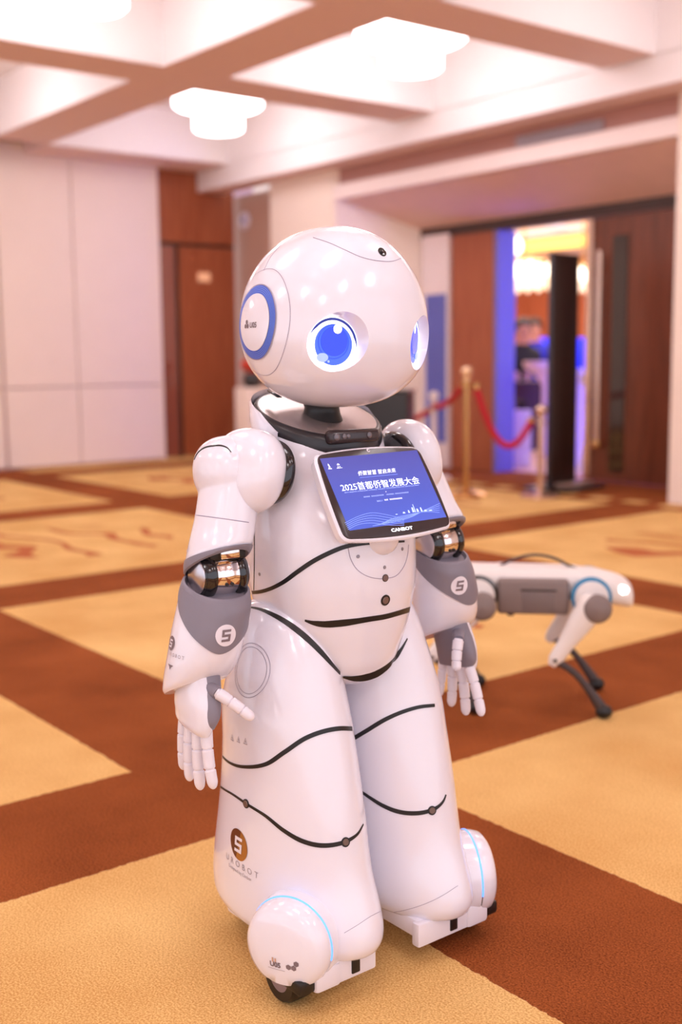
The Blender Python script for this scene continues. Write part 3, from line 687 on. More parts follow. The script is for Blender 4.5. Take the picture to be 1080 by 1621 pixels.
def fit(g, w, h=None):
    X = [p[0] for p in g[0]]; Y = [p[1] for p in g[0]]; s = w/(max(X)-min(X)); t = s if h is None else h/(max(Y)-min(Y)); cx = (max(X)+min(X))/2; cy = (max(Y)+min(Y))/2
    return [((x-cx)*s, (y-cy)*t, 0) for x, y, z in g[0]], g[1]
def span(a, b): return math.dist(uv(*a), uv(*b))
on_tab('headline', fit(glyphs('2025首都侨智发展大会', .02), span((542, 773), (664, 758)), .0150), M_scr_w, 603, 766)
on_tab('slogan', fit(glyphs('侨聚智慧 智启未来', .02, shear=.25), span((567, 750), (626, 743)), .0090), M_scr_w, 597, 747)
on_tab('subheadline', fit(glyphs('2025 BEIJING OVERSEAS CHINESE TALENT CONFERENCE FOR DEVELOPMENT', .004), span((547, 780), (665, 767)), .0022), M_scr_p, 606, 774)
on_tab('slogan_subline', fit(poly([(-1, -.1), (1, -.1), (1, .1), (-1, .1)]), span((570, 757), (629, 750)), .0007), M_scr_m, 600, 753.5)
def dashes(n, w, h, gaps=(), seed=3):
    r = np.random.RandomState(seed); gs = []
    for k in range(n):
        if k in gaps: continue
        x = -w/2+w*k/n; d = w/n*.72
        for j in range(3): y = h*(-.5+.38*j); gs.append(poly([(x+r.rand()*d*.2, y), (x+d*(.7+.3*r.rand()), y), (x+d, y+h*.2), (x, y+h*.2)]))
    return cat(*gs)
on_tab('organiser_line', dashes(36, span((577, 787), (648, 779)), .0021, (5, 16, 17, 24)), M_scr_p, 612, 783)
on_tab('date_line', fit(glyphs('2025.11', .005), .0125, .0026), M_scr_p, 601, 793)
on_tab('place_line', dashes(14, span((609, 792), (637, 788)), .0027, (3,), 5), M_scr_w, 623, 790)
on_tab('dot', disc2d(.0008, 10), M_scr_w, 611, 778.5)
for x, y in ((521, 738), (536, 737)):
    q = cat(poly([(-.004, -.0058), (.004, -.0058), (.004, -.005), (-.004, -.005)]), poly([(-.0032, -.0046), (.0032, -.0046), (.0032, -.0039), (-.0032, -.0039)])) if x == 521 else cat(poly([(-.006, -.0052), (.006, -.0052), (.006, -.0044), (-.006, -.0044)]), poly([(-.003, -.003), (-.001, -.003), (-.001, -.0015), (-.003, -.0015)]), poly([(.001, -.003), (.003, -.003), (.003, -.0015), (.001, -.0015)]))
    q2 = cat(poly([(-.0022, -.003), (.0025, -.0022), (0, .0005)]), poly([(-.0022, .001), (.0018, .0005), (-.0008, .0052)])) if x == 521 else cat(poly([(-.003, .0008), (.003, .0008), (.0018, .003), (0, .004), (-.0018, .003)]))
    on_tab('screen_logo', cat(q, q2), M_scr_w, x, y)
# waves and skyline at the foot of the screen
def line2(pts, w=.0004):
    P = [uv(*p) for p in spline(pts, 24)]; V = []; Fc = []
    for i, p in enumerate(P):
        a = np.array(P[min(i+1, 23)])-np.array(P[max(i-1, 0)]); a /= np.linalg.norm(a); n_ = np.array((-a[1], a[0]))*w
        V += [(p[0]+n_[0], p[1]+n_[1], 0), (p[0]-n_[0], p[1]-n_[1], 0)]
    return V, [(2*i+1, 2*i+3, 2*i+2, 2*i) for i in range(23)]
wl_ = []
for k in range(5):
    wl_.append(line2([(546+1.2*k, 828+2.6*k), (566, 818+3.2*k), (588, 812+4*k), (612, 815+4*k), (640, 822+2.4*k)]))
    wl_.append(line2([(590+3*k, 832.5-.6*k), (620, 827-1.4*k), (650, 819-1.2*k), (672, 808+.6*k), (696, 797+3.6*k)]))
emit('screen_waves', xform(([(x, y, .0012) for x, y, _ in cat(*wl_)[0]], cat(*wl_)[1]), TM), M_scr_m, TAB, smooth=False)
sk = []
for x, y0, w, h in ((628, 815, 5, 1.5), (640, 813, 6, 3), (648, 812, 4, 5), (655, 811, 5, 9), (658, 811, 2, 15), (662, 810.5, 5, 6), (668, 810, 4, 8), (674, 809.5, 6, 3), (682, 809, 8, 2)):
    a = uv(x, y0); s_ = .00105; sk.append(poly([(a[0]-w*s_/2, a[1]), (a[0]+w*s_/2, a[1]), (a[0]+w*s_*.3, a[1]+h*s_), (a[0]-w*s_*.3, a[1]+h*s_)]))
emit('screen_skyline', xform(([(x, y, .0013) for x, y, _ in cat(*sk)[0]], cat(*sk)[1]), TM), M_scr_p, TAB, smooth=False)
on_tab('maker_name', fit(glyphs('CANBOT', .01, bold=.0004), span((620, 841), (653, 835)), .0064), M_scr_w, 636.5, 837.5, .0010)
on_tab('tablet_camera', disc2d(.0036, 24), M_white, 583, 713, .0010)
on_tab('tablet_camera_dot', disc2d(.0014, 14), M_black, 583.8, 713, .0013)
on_tab('bezel_print', fit(poly([(-1, -.1), (1, -.1), (1, .1), (-1, .1)]), .009, .0007), M_print, 507, 719.5, .0010)

# --- arms (built for the robot's right, mirrored for its left)
def ellipsoid(c, r, n=40, m=56, exp=2.2, M=None):
    V = []
    for i in range(n+1):
        ph = -PI/2+PI*i/n
        for j in range(m):
            th = 2*PI*j/m; d = np.array((math.cos(ph)*math.cos(th), math.cos(ph)*math.sin(th), math.sin(ph)))
            s = (np.abs(d)**exp).sum()**(-1/exp); V.append(tuple(np.array(r)*d*s))
    g = V, grid_faces(n+1, m)
    T = Matrix.Translation(c) @ (M.to_4x4() if M is not None else Matrix())
    return xform(g, T)
SH_R = Matrix.Rotation(math.radians(-12), 3, 'X') @ Matrix.Rotation(math.radians(8), 3, 'Z')
cap_g = ellipsoid((-.001, -.187, .909), (.075, .048, .074), exp=2.35, M=SH_R)
ball_g = ellipsoid((-.029, -.207, .908), (.064, .0615, .062), exp=2.25)
UA_KEYS = [(.905, -.022, -.208, .050, .044), (.89, -.020, -.212, .055, .050), (.865, -.014, -.2205, .0545, .0505), (.84, -.008, -.229, .0545, .051), (.82, -.004, -.236, .0555, .0515), (.795, .0, -.2455, .058, .053, .12), (.772, -.001, -.251, .060, .0545, .36), (.765, -.002, -.2525, .0600, .0545, .42)]
ua_g = loft(UA_KEYS, 60, 72, 2.15, cap=True)
def blend(g, voxel=.0035, it=14):
    a = bpy.data.objects.new('a', mesh_data('a', g, None)); COL.objects.link(a)
    md = a.modifiers.new('r', 'REMESH'); md.mode = 'VOXEL'; md.voxel_size = voxel
    m2 = a.modifiers.new('s', 'SMOOTH'); m2.factor = .5; m2.iterations = it
    me = bpy.data.meshes.new_from_object(a.evaluated_get(bpy.context.evaluated_depsgraph_get()))
    out = [tuple(v.co) for v in me.vertices], [tuple(q.vertices) for q in me.polygons]; bpy.data.objects.remove(a); return out
ua_body = blend(cat(loft(UA_KEYS, 60, 72, 2.15, cap=True), ball_g))
lip_k = [(.772, -.001, -.251, .0615, .056, .36), (.766, -.001, -.2525, .0620, .0565, .42), (.757, -.001, -.2545, .0605, .055, .52), (.754, -.001, -.255, .057, .0515, .54), (.760, -.001, -.2535, .051, .046, .47), (.78, 0, -.250, .048, .043, .4)]
lip_g = loft([k for k in lip_k], seg=72, exp=2.15, cap=False, raw=True)
FA_KEYS = [(.7135, .004, -.2615, .0565, .0545, -.30), (.698, .004, -.264, .0605, .0575, -.22), (.668, .002, -.270, .0640, .0600, -.06), (.63, -.001, -.2775, .0660, .0620, .08), (.595, -.005, -.284, .0655, .0620, .20), (.562, -.012, -.2905, .0605, .0600, .36), (.549, -.016, -.293, .0555, .0570, .44), (.543, -.018, -.294, .0500, .0525, .47)]
FA_IN = [(.543, -.018, -.294, .0500, .0525, .47), (.546, -.017, -.293, .047, .0495, .46), (.56, -.013, -.290, .048, .049, .40), (.60, -.004, -.283, .050, .05, .2)]
fa_g = cat(loft(FA_KEYS, 60, 80, 2.15, cap=False), loft(FA_IN, seg=80, exp=2.15, cap=True, raw=True))
fa_tree = bvh(fa_g)
GC = [(.7165, .004, -.261, .0570, .0550, -.10)]+FA_KEYS[1:]
def v_low(t): # lower edge of the grey cover across its width, as a fraction along the forearm
    return max(.004, min(.98, .02+.78*(1-((2*t-1)**2+.018)**.40)))
cover_g = loft_patch(FA_KEYS, math.radians(-134), math.radians(122), lambda t: .0, v_low, .0024, 70, 24, 2.15)
rim_keys = [(.7125, .004, -.2615, .0590, .0570, -.30), (.7185, .004, -.2605, .0575, .0555, -.30), (.7195, .004, -.2602, .0535, .0515, -.30), (.712, .004, -.2615, .0480, .0460, -.30), (.690, .004, -.264, .040, .038, -.26)]
rim_g = loft(rim_keys, seg=80, exp=2.15, cap=True, raw=True)
ELB = Vector((.006, -.2555, .737)); ELX = Vector((-.06, -.99, .02)).normalized()
def elbow(parent_side):
    fx = (lambda g: g) if parent_side == 'R' else mirror
    A = axis_matrix(ELB, ELX); L_ = lambda prof: fx(lathe(prof, 48, A))
    e = E_('elbow_joint', L_([(0, -.040), (.0335, -.040), (.0335, .040), (0, .040)]), M_black)
    emit('chrome_band', L_([(.0330, -.0215), (.0362, -.021), (.0366, -.012), (.0374, -.010), (.0378, 0), (.0374, .010), (.0366, .012), (.0362, .021), (.0330, .0215)]), M_chrome, e)
    for s in (-1, 1):
        pr = [(.033, .0205), (.0385, .0220), (.0400, .027), (.0390, .034), (.031, .042), (.028, .042)]
        if s < 0: pr = [(r, -z) for r, z in reversed(pr)]
        emit('joint_ring', L_(pr), M_gloss_black, e)
        pr = [(.030, .041), (.030, .0435), (.027, .0455), (0, .0470)]
        if s < 0: pr = [(r, -z) for r, z in reversed(pr)]
        emit('joint_disc', L_(pr), M_brush, e)
    # bracket above the joint, held by screws
    B = axis_matrix(ELB+Vector((.030, .002, .044)), (.98, -.12, .10))
    emit('bracket', fx(xform(rbox(-.018, .018, -.013, .013, -.006, .006, .003), B)), M_chrome, e)
    emit('bracket_block', fx(xform(rbox(-.034, .034, -.016, .019, -.05, -.004, .004), B)), M_black, e)
    for s in (-1, 1): emit('socket_screw', fx(lathe([(.0036, .0055), (.0036, .0075), (0, .0075)], 16, B @ Matrix.Translation((s*.0115, .005, 0)))), M_black, e)
    P = axis_matrix(ELB+Vector(ELX.cross(Vector((0, 0, 1))).normalized())*-.0365, ELX.cross(Vector((0, 0, 1))).normalized()*-1)
    for s in (-1, 1): emit('band_hole', fx(lathe([(.003, -.001), (.003, .0012), (0, .0012)], 14, P @ Matrix.Translation((s*.0052, -.012, .0004)))), M_black, e)
    return e
# hand: palm block, back shell, four fingers, thumb
PALM_KEYS = [(.585, -.002, -.292, .035, .027), (.56, .001, -.295, .043, .027), (.53, .006, -.299, .050, .024), (.505, .009, -.3025, .0515, .021), (.488, .008, -.305, .0500, .017, .10), (.478, .006, -.306, .046, .014, .12)]
palm_g = loft(PALM_KEYS, 40, 56, 2.5)
BACK_KEYS = [(.585, -.004, -.297, .036, .026), (.55, .000, -.3030, .046, .026), (.52, .003, -.3085, .0505, .0245), (.50, .005, -.3105, .0505, .0215, -.12), (.484, .004, -.312, .0465, .018, -.16), (.477, .004, -.312, .042, .013, -.16)]
back_g = loft(BACK_KEYS, 36, 56, 2.4)
def finger(base, tip, bend, r, n=72):
    b, t = Vector(base), Vector(tip); L_ = (t-b).length
    path = [b+(t-b)*k+Vector((0, bend, 0))*math.sin(PI*k)*.5 for k in np.linspace(0, 1, n)]; R = []
    for k in np.linspace(0, 1, n):
        q = r*(1-.16*k)
        for j in (.36, .68):
            q *= 1-.30*math.exp(-((k-j)/.013)**2)
        if k > .86: q *= math.sqrt(max(0.02, 1-((k-.86)/.145)**2))
        if k < .05: q *= .8
        R.append(q)
    return tube(path, R, 16, flat=1.0, up=(0, 1, 0))
FING = [((-.034, -.308, .494), (-.042, -.309, .389), -.006, .0098), ((-.013, -.308, .487), (-.017, -.311, .376), -.006, .0108), ((.010, -.307, .482), (.015, -.309, .369), -.006, .0112), ((.032, -.305, .486), (.050, -.304, .380), -.006, .0110)]
finger_g = [finger(*f) for f in FING]
FING_L = [((b[0]*1.16+.004, b[1], b[2]), (q[0]*1.42+.014, q[1]+.004, q[2]+.010), k, r*1.04) for b, q, k, r in FING]
finger_l = [finger(*f) for f in FING_L]
thumb_g = finger((.052, -.296, .548), (.098, -.252, .503), .004, .0105)
thumb_root = tube([(.022, -.300, .552), (.038, -.299, .552), (.054, -.294, .546)], [.014, .0125, .0105], 16)
thumb_l = finger((.055, -.264, .548), (.068, -.246, .489), .004, .0112); root_l = tube([(.030, -.290, .552), (.042, -.276, .552), (.055, -.264, .546)], [.014, .0125, .0108], 16)
for sd in ('R', 'L'):
    fx = (lambda g: g) if sd == 'R' else mirror
    sc_ = E_('shoulder_cap', fx(cap_g), M_white)
    emit('shoulder_seal', fx(ellipsoid((.006, -.150, .905), (.063, .022, .058), exp=2.2, M=SH_R)), M_gloss_black, sc_)
    ua = E_('upper_arm', fx(ua_body), M_white, sharp=70)
    emit('elbow_lip', fx(lip_g), M_grey, ua)
    el = elbow(sd)
    fa = E_('forearm', fx(fa_g), M_white, sharp=45)
    emit('grey_cover', fx(cover_g), M_grey, fa, sharp=50); emit('cover_rim', fx(rim_g), M_grey, fa, sharp=60)
    cov_tree = bvh(fx(cover_g), fx(fa_g))
    if sd == 'R':
        bx, by = 358, 1006
        ua_tree = bvh(ua_body)
        seam('arm_seam', ua_tree, [(307, 815), (330, 818), (360, 822), (394, 827)], .0016, M_line, ua, h=.0004)
        seam('ball_seam', bvh(ua_body, cap_g), [(308, 728), (312, 719), (322, 710), (338, 706), (352, 706), (361, 710), (366, 716)], [.001, .0030, .0036, .003, .0015], M_black, ua, 40)
        decal('printed_hexagons', ua_tree, 297, 871, cat(*[([(x+.0027*math.cos(PI/6+k*PI/3), y+.0027*math.sin(PI/6+k*PI/3), 0) for k in range(6)], [tuple(range(6))]) for x, y in ((-.004, -.001), (.0015, -.001), (.0045, .004))]), M_print, ua)
        decal('badge_disc', fa_tree, 272, 1018, disc2d(.0125, 28), M_print_dk, fa)
        decal('badge_number', fa_tree, 272, 1018, blocky5(.0135), M_white_matt, fa, off=.0014, fine=.006)
        decal('maker_word', fa_tree, 277, 1038, glyphs('UROBOT', .0085, space=1.6), M_print, fa)
        decal('wing_mark', fa_tree, 270, 1055, cat(poly([(-.010, .003), (.010, .003), (.004, -.0005), (-.004, -.0005)]), poly([(-.003, -.0005), (.003, -.0005), (0, -.0055)])), M_print_dk, fa)
        decal('small_marks', fa_tree, 272, 995, cat(*[disc2d(.0016, 10) if k == 0 else ([(x+.0035, y, 0) for x, y, _ in disc2d(.0016, 10)[0]], disc2d(.0016, 10)[1]) for k in (0, 1)]), M_print, fa)
    else: bx, by = 728, 927
    pk = pick(cov_tree, bx, by, soft=True)
    decal('badge_disc', cov_tree, bx, by, disc2d(.0185, 36), M_white_matt, fa, off=.001, label='white round badge with a grey 5')
    decal('badge_number', cov_tree, bx, by, blocky5(.020), M_print_dk, fa, off=.0018, fine=.006)
    hd_ = E_('hand', fx(palm_g), M_grey)
    emit('back_shell', fx(back_g), M_white, hd_)
    for k, g in enumerate(finger_g if sd == 'R' else finger_l): emit('finger', fx(g), M_white_matt, hd_)
    emit('thumb', fx(thumb_g if sd == 'R' else thumb_l), M_white_matt, hd_); emit('thumb_root', fx(thumb_root if sd == 'R' else root_l), M_grey, hd_)

# --- wheel pods, bumpers, wheels
def pod(sd):
    fx = (lambda g: g) if sd == 'R' else mirror
    A = axis_matrix((.132, -.196, .1115), (.42, -.905, .02)); R0 = .078
    hub = lathe([(.088, -.085), (.086, -.05), (.083, -.02), (.0805, .0), (.0795, .012), (.0785, .0165), (.075, .0168)], 72, A)
    p = E_('wheel_pod', fx(hub), M_white)
    dome = lathe([(.075, .0185), (R0, .0190), (R0+.0005, .023), (R0-.001, .031), (.073, .043), (.063, .051), (.045, .057), (.025, .0598), (.0, .061)], 72, A)
    dome = ([(x, y, max(z, .050)) for x, y, z in dome[0]], dome[1])
    d = emit('pod_cover', fx(dome), M_white, p, sharp=60)
    # light strip over the upper part of the joint
    path = [A @ Vector((.0783*math.cos(a), .0783*math.sin(a), .0177)) for a in np.linspace(math.radians(-12), math.radians(150), 60)]
    emit('light_strip', fx(tube(path, .0018, 8)), M_blueled, p)
    emit('joint_gap', fx(lathe([(.0755, .0160), (.0768, .0165), (.0768, .0190), (.0755, .0195)], 60, A)), M_black, p)
    return p, bvh(fx(dome))
for sd in ('R', 'L'):
    fx = (lambda g: g) if sd == 'R' else mirror
    p, t = pod(sd)
    if sd == 'R':
        decal('pod_mark', t, 436, 1527, glyphs('U05', .0125, bold=.0006), M_print_dk, p)
        decal('pod_mark', t, 434, 1519, cat(poly([(-.004, -.004), (-.001, -.004), (-.001, .004), (-.004, .004)]), poly([(.001, -.004), (.004, -.004), (.004, .003), (.001, .003)])), mat('orange_print', (206, 164, 142), .5), p)
        decal('pod_subline', t, 438, 1534, fit(poly([(-1, -.1), (1, -.1), (1, .1), (-1, .1)]), .033, .0009), M_print, p)
        hx = cat(*[([(x+.0052*math.cos(PI/6+k*PI/3), y+.0052*math.sin(PI/6+k*PI/3), 0) for k in range(6)], [tuple(range(6))]) for x, y in ((-.0048, -.0035), (.0048, -.0035), (.0095, .0048))])
        decal('pod_hexagons', t, 461, 1529, hx, M_print_dk, p)
    ch_ = E_('chassis', fx(cat(rbox(-.13, .185, -.175, -.075 if sd == 'R' else -.035, .048, .085, .008))), M_white_matt, label='white base block under the leg')
    emit('front_bumper', fx(xform(rbox(-.010, .010, -.075, .035 if sd == 'R' else .075, -.019, .026, .004), Matrix.Translation((.186, -.105, .056)) @ Matrix.Rotation(math.radians(0), 4, 'Z'))), M_white_matt, ch_)
    emit('bumper_slot', fx(rbox(.194, .1985, -.126, -.108, .045, .076, .002)), M_black, ch_)
    emit('bumper_block', fx(rbox(.14, .200, -.205, -.150, .036, .078, .007)), M_white_matt, ch_)
    emit('wheel_guard', fx(rbox(.13, .195, -.236, -.200, .040, .066, .006)), M_black, ch_)
    wa = axis_matrix((.125, -.205, .047), (0, -1, 0))
    w = E_('wheel', fx(lathe([(.03, -.026), (.042, -.026), (.0465, -.018), (.047, 0), (.0465, .018), (.042, .026), (.03, .026)], 48, wa)), M_black)
    emit('wheel_hub', fx(lathe([(0, -.024), (.031, -.024), (.031, .024), (.02, .029), (0, .029)], 32, wa)), mat('wheel_hub_grey', (150, 140, 160), .35, metal=.5), w)
    w2 = E_('wheel', fx(lathe([(.015, -.015), (.030, -.013), (.032, 0), (.030, .013), (.015, .015)], 32, axis_matrix((-.15, -.11, .032), (0, -1, 0)))), M_black, label='small rear caster wheel')
    emit('caster_fork', fx(rbox(-.165, -.135, -.128, -.092, .03, .09, .004)), M_black, w2)
# ------------------------------------------------------------------ robot dog
M_dogw = mat('dog_white_shell', (234, 226, 222), 0.35, vary=0.01); M_dogg = mat('dog_grey_shell', (128, 112, 108), 0.5, vary=0.03)
M_dogd = mat('dog_dark_leg', (66, 54, 54), 0.45, vary=0.05); M_teal = mat('teal_ring', (30, 128, 176), 0.3, vary=.1); M_dlamp = mat('dog_headlamp', (255, 255, 255), .3, emit=2.5)
DOG = empty('robot_dog', 'white and grey four legged robot dog standing behind the big robot', 'robot', (-2.40, 2.68, 0), rotz=math.atan2(.688, .726))
def D_(name, g, m, p=None, **k): return emit(name, g, m, p or DOG, **k)
def xloft(keys, n=50, seg=48, exp=3.0):
    """loft along +x; rows: x, cz, ry, rz"""
    A = resample(np.array([(k[0], 0, k[1], k[2], k[3]) for k in keys], float), n); V = []
    for x, _, cz, ry, rz in A:
        for j in range(seg):
            a = 2*PI*j/seg; V.append((x, ry*spow(math.cos(a), 2/exp), cz+rz*spow(math.sin(a), 2/exp)))
    return V, [tuple(f) for f in grid_faces(n, seg)]+[tuple(reversed(range(seg))), tuple(range((n-1)*seg, n*seg))]
D_('back_shell', xloft([(-.275, .39, .05, .035), (-.268, .39, .068, .05), (-.235, .388, .078, .06), (-.14, .385, .078, .062), (-.12, .395, .076, .054), (.09, .394, .076, .052), (.115, .385, .075, .058), (.16, .382, .074, .058), (.2, .378, .07, .053)], 90), M_dogw)
hd3 = D_('head', xloft([(.18, .381, .072, .054), (.215, .378, .070, .050), (.25, .370, .062, .046), (.275, .360, .052, .038), (.286, .352, .040, .026), (.289, .350, .02, .012)], 50, exp=2.7), M_dogw)
emit('headlamp', xform(rbox(-.004, .006, -.036, .036, -.015, .015, .0055, 3), Matrix.Translation((.271, 0, .388)) @ Matrix.Rotation(math.radians(-38), 4, 'Y')), M_dlamp, hd3)
for s in (-1, 1): emit('headlamp_side', xform(ellipsoid((0, 0, 0), (.020, .010, .014), 16, 24, 2.2), Matrix.Translation((.250, s*.0575, .383)) @ Matrix.Rotation(s*math.radians(20), 4, 'Z')), M_dlamp, hd3)
emit('muzzle_camera', lathe([(.012, 0), (.012, .004), (0, .005)], 20, axis_matrix((.286, 0, .352), (1, 0, 0))), M_gloss_black, hd3)
batt = D_('battery_box', rbox(-.132, .088, -.104, .104, .308, .418, .012, 3), M_dogg)
for s in (-1, 1):
    emit('battery_panel', rbox(-.055, .045, -.002+s*.104, .002+s*.104, .315, .378, .0018), mat('dog_panel_grey', (116, 101, 98), .5), batt)
    emit('grip_slot', rbox(-.06, .05, -.0024+s*.104, .0024+s*.104, .382, .389, .002), M_dogd, batt)
emit('foot_bump', lathe([(.010, .298), (.012, .304), (.012, .312)], 16, Matrix.Translation((-.09, -.07, 0))), M_dogd, batt)
D_('carry_strap', tube([tuple(p) for p in spline([(-.125, -.02, .446), (-.075, -.02, .470), (-.01, -.02, .482), (.05, -.02, .470), (.085, -.02, .452), (.115, -.02, .438)], 30)], .0045, 10), M_dogd, label='thin brown carrying strap')
for fx_ in (1, -1):
    for s in (-1, 1):
        hx = .155 if fx_ > 0 else -.19; kx = .046 if fx_ > 0 else -.33; fxx = .195 if fx_ > 0 else -.195
        A = axis_matrix((hx, s*.085, .366), (0, s, 0))
        hip = D_('hip', lathe([(.050, -.03), (.052, -.01), (.052, .022), (.048, .03), (.03, .034)], 40, A), M_dogw)
        emit('hip_ring', lathe([(.0525, -.004), (.0615, -.002), (.0615, .020), (.0525, .022)], 40, A), M_teal if fx_ > 0 else M_gloss_black, hip)
        A2 = axis_matrix((hx+.014, s*.158, .343), (0, s, .1))
        emit('hip_cover', lathe([(.036, -.045), (.043, -.02), (.044, .002), (.040, .014), (.028, .022), (0, .025)], 40, A2), M_dogg, hip)
        # thigh tapering back and down to the knee
        H = Vector((hx, s*.145, .352)); K = Vector((kx, s*.150, .180))
        th = D_('thigh', tube([H+(K-H)*t for t in np.linspace(-.14, 1.1, 26)], [.016]+[float(np.interp(t, [-.14, 0, .35, .7, 1, 1.1], [.03, .044, .037, .026, .022, .012])) for t in np.linspace(-.09, 1.1, 25)], 24, flat=.62, up=(0, 1, 0)), M_dogw)
        emit('knee_bolt', lathe([(.006, .012), (.006, .0155), (0, .0155)], 16, axis_matrix(K, (0, s, 0))), M_black, th)
        Ft = Vector((fxx, s*.150, .022))
        path = spline([tuple(K), tuple(K+(Ft-K)*.35+Vector((.010, 0, .012))), tuple(K+(Ft-K)*.7+Vector((.008, 0, .006))), tuple(Ft)], 26)
        ca = D_('calf', tube([tuple(p) for p in path], [float(np.interp(t, [0, .15, .5, .75, .88, 1], [.014, .011, .011, .0145, .017, .015])) for t in np.linspace(0, 1, 26)], 18, flat=.75, up=(0, 1, 0)), M_dogd)
        emit('rubber_foot', ellipsoid(tuple(Ft), (.026, .022, .0219), 18, 26, 2.0), M_black, ca)

# ------------------------------------------------------------------ rope posts, rope, totem
def at(x, y, Y): d = (x-540)/F_PX*CR-(y-810.5)/F_PX*CU+CF; t = Y/d[1]; p = CPOS+d*t; return p
M_rope = mat('red_velvet', (190, 12, 38), 0.7, vary=.15, vscale=40, bump=.3)
def stanchion(loc, lab, h=1.0, m=M_brass, grp=None):
    r = empty('rope_stanchion', lab, 'stanchion', loc, grp)
    emit('base', lathe([(.16, 0), (.16, .012), (.14, .03), (.06, .045), (.03, .06)], 40), m, r)
    emit('pole', lathe([(.025, .05), (.025, h-.09)], 24), m, r)
    emit('ball', lathe([(.025, h-.09), (.036, h-.085), (.036, h-.075), (.022, h-.07), (.034, h-.055), (.045, h-.03), (.045, h-.015), (.03, h+.008), (0, h+.018)], 32), mat('polished_brass_ball', (246, 214, 176), .18, metal=.8) if m is M_brass else m, r)
    emit('hook_ring', lathe([(.027, h-.14), (.04, h-.135), (.04, h-.12), (.027, h-.115)], 24), m, r)
    return r
s1 = stanchion((-6.49, 6.37, 0), 'brass rope stanchion with round top in front of the brown door panel', 1.01)
pw = at(687, 640, 7.05)
s2 = stanchion((pw[0], 7.05, 0), 'pale low post joined by red rope, behind the white shoulder', .78, mat('pale_post', (240, 226, 222), .3), None)
p2 = at(857, 650, 6.72)
s3 = stanchion((p2[0], 6.72, 0), 'low brass post beside the black totem, end of the red rope', p2[2]+.03, M_rosemetal)
def rope(a, b, sag, lab, r=.026):
    a, b = Vector(a), Vector(b); P = []
    for t in np.linspace(0, 1, 40): p = a+(b-a)*t; p.z -= sag*4*t*(1-t); P.append(tuple(p))
    o = tag(emit('velvet_rope', tube(P, r, 16), M_rope), lab, 'rope', 'red velvet ropes')
    for e, q in ((a, 1), (b, 2)):
        i = 0 if q == 1 else 39; j = 1 if q == 1 else 38
        emit('rope_end', tube([P[i], P[j]], .031, 16), M_brass, o)
    return o
rope((-6.425, 6.40, .89), (p2[0]-.075, 6.70, p2[2]-.06), .34, 'red velvet rope sagging across the open doorway')
rope((-6.555, 6.41, .89), (pw[0]+.04, 7.02, .66), .05, 'short red velvet rope sloping left from the brass stanchion')
rope((pw[0]-.05, 7.06, .63), (pw[0]-.9, 7.10, .60), .10, 'red velvet rope end left of the pale post')
M_totem = mat('totem_black', (44, 28, 24), .3, vary=.05)
TT = empty('display_totem', 'tall thin black display totem standing on a flat base in the doorway', 'sign', (-6.245, 7.07, 0), rotz=math.atan2(.50, -.06))
emit('panel', rbox(0, .37, -.02, .02, .02, 1.92, .008), M_totem, TT)
emit('edge_trim', rbox(-.012, .002, -.022, .022, .02, 1.92, .004), mat('totem_edge_slate', (52, 50, 60), .3), TT)
emit('base_plate', rbox(-.06, .52, -.22, .22, 0, .03, .01), M_totem, TT)
emit('base_cover', rbox(.05, .46, -.15, .15, .028, .06, .012), mat('totem_base_grey', (150, 122, 112), .3), TT)
# pedestal with red flowers in the alcove, black cabinet behind the robot's neck
pf = at(400, 640, 6.9)
pe = empty('flower_pedestal', 'white pedestal with red flowers half hidden behind the robot head', 'pedestal', (pf[0], 6.9, 0))
emit('column', rbox(-.14, .14, -.14, .14, 0, .80, .01), M_wall, pe); emit('vase', lathe([(.07, .80), (.10, .86), (.09, .92), (.07, .95)], 28), M_gloss_black, pe)
for k in range(7):
    a = k*2.4; emit('bloom', ellipsoid((.09*math.cos(a)*(k > 0), .09*math.sin(a)*(k > 0), .99+.03*(k % 3)), (.055, .055, .045), 12, 16, 2), mat('red_bloom', (214, 70, 50), .6) if k == 0 else MATS['red_bloom'], pe)
pb = at(616, 660, 5.6)
cb = empty('black_cabinet', 'black cabinet standing on the carpet behind the robot neck', 'cabinet', (pb[0], 5.6, 0), rotz=math.radians(38))
emit('body', rbox(-.17, .17, -.15, .15, .04, .84, .012), M_black, cb); emit('top_board', rbox(-.18, .18, -.16, .16, .84, .865, .006), M_gloss_black, cb)
for sx in (-1, 1):
    for sy in (-1, 1): emit('foot', lathe([(.02, 0), (.025, .02), (.025, .045)], 14, Matrix.Translation((sx*.14, sy*.12, 0))), M_black, cb)
ws = at(388, 350, 7.42)
wsg = empty('wall_sign', 'small white round sign on the alcove wall beside the brown door', 'sign', (ws[0], 7.42, ws[2]))
emit('plate', lathe([(.10, 0), (.10, .012), (.09, .02), (0, .02)], 32, axis_matrix((0, 0, 0), (0, -1, 0))), mat('sign_white', (232, 222, 236), .3), wsg)
emit('sign_mark', lathe([(.04, .02), (.04, .023), (0, .023)], 24, axis_matrix((0, 0, .01), (0, -1, 0))), mat('sign_violet', (150, 140, 196), .4), wsg)

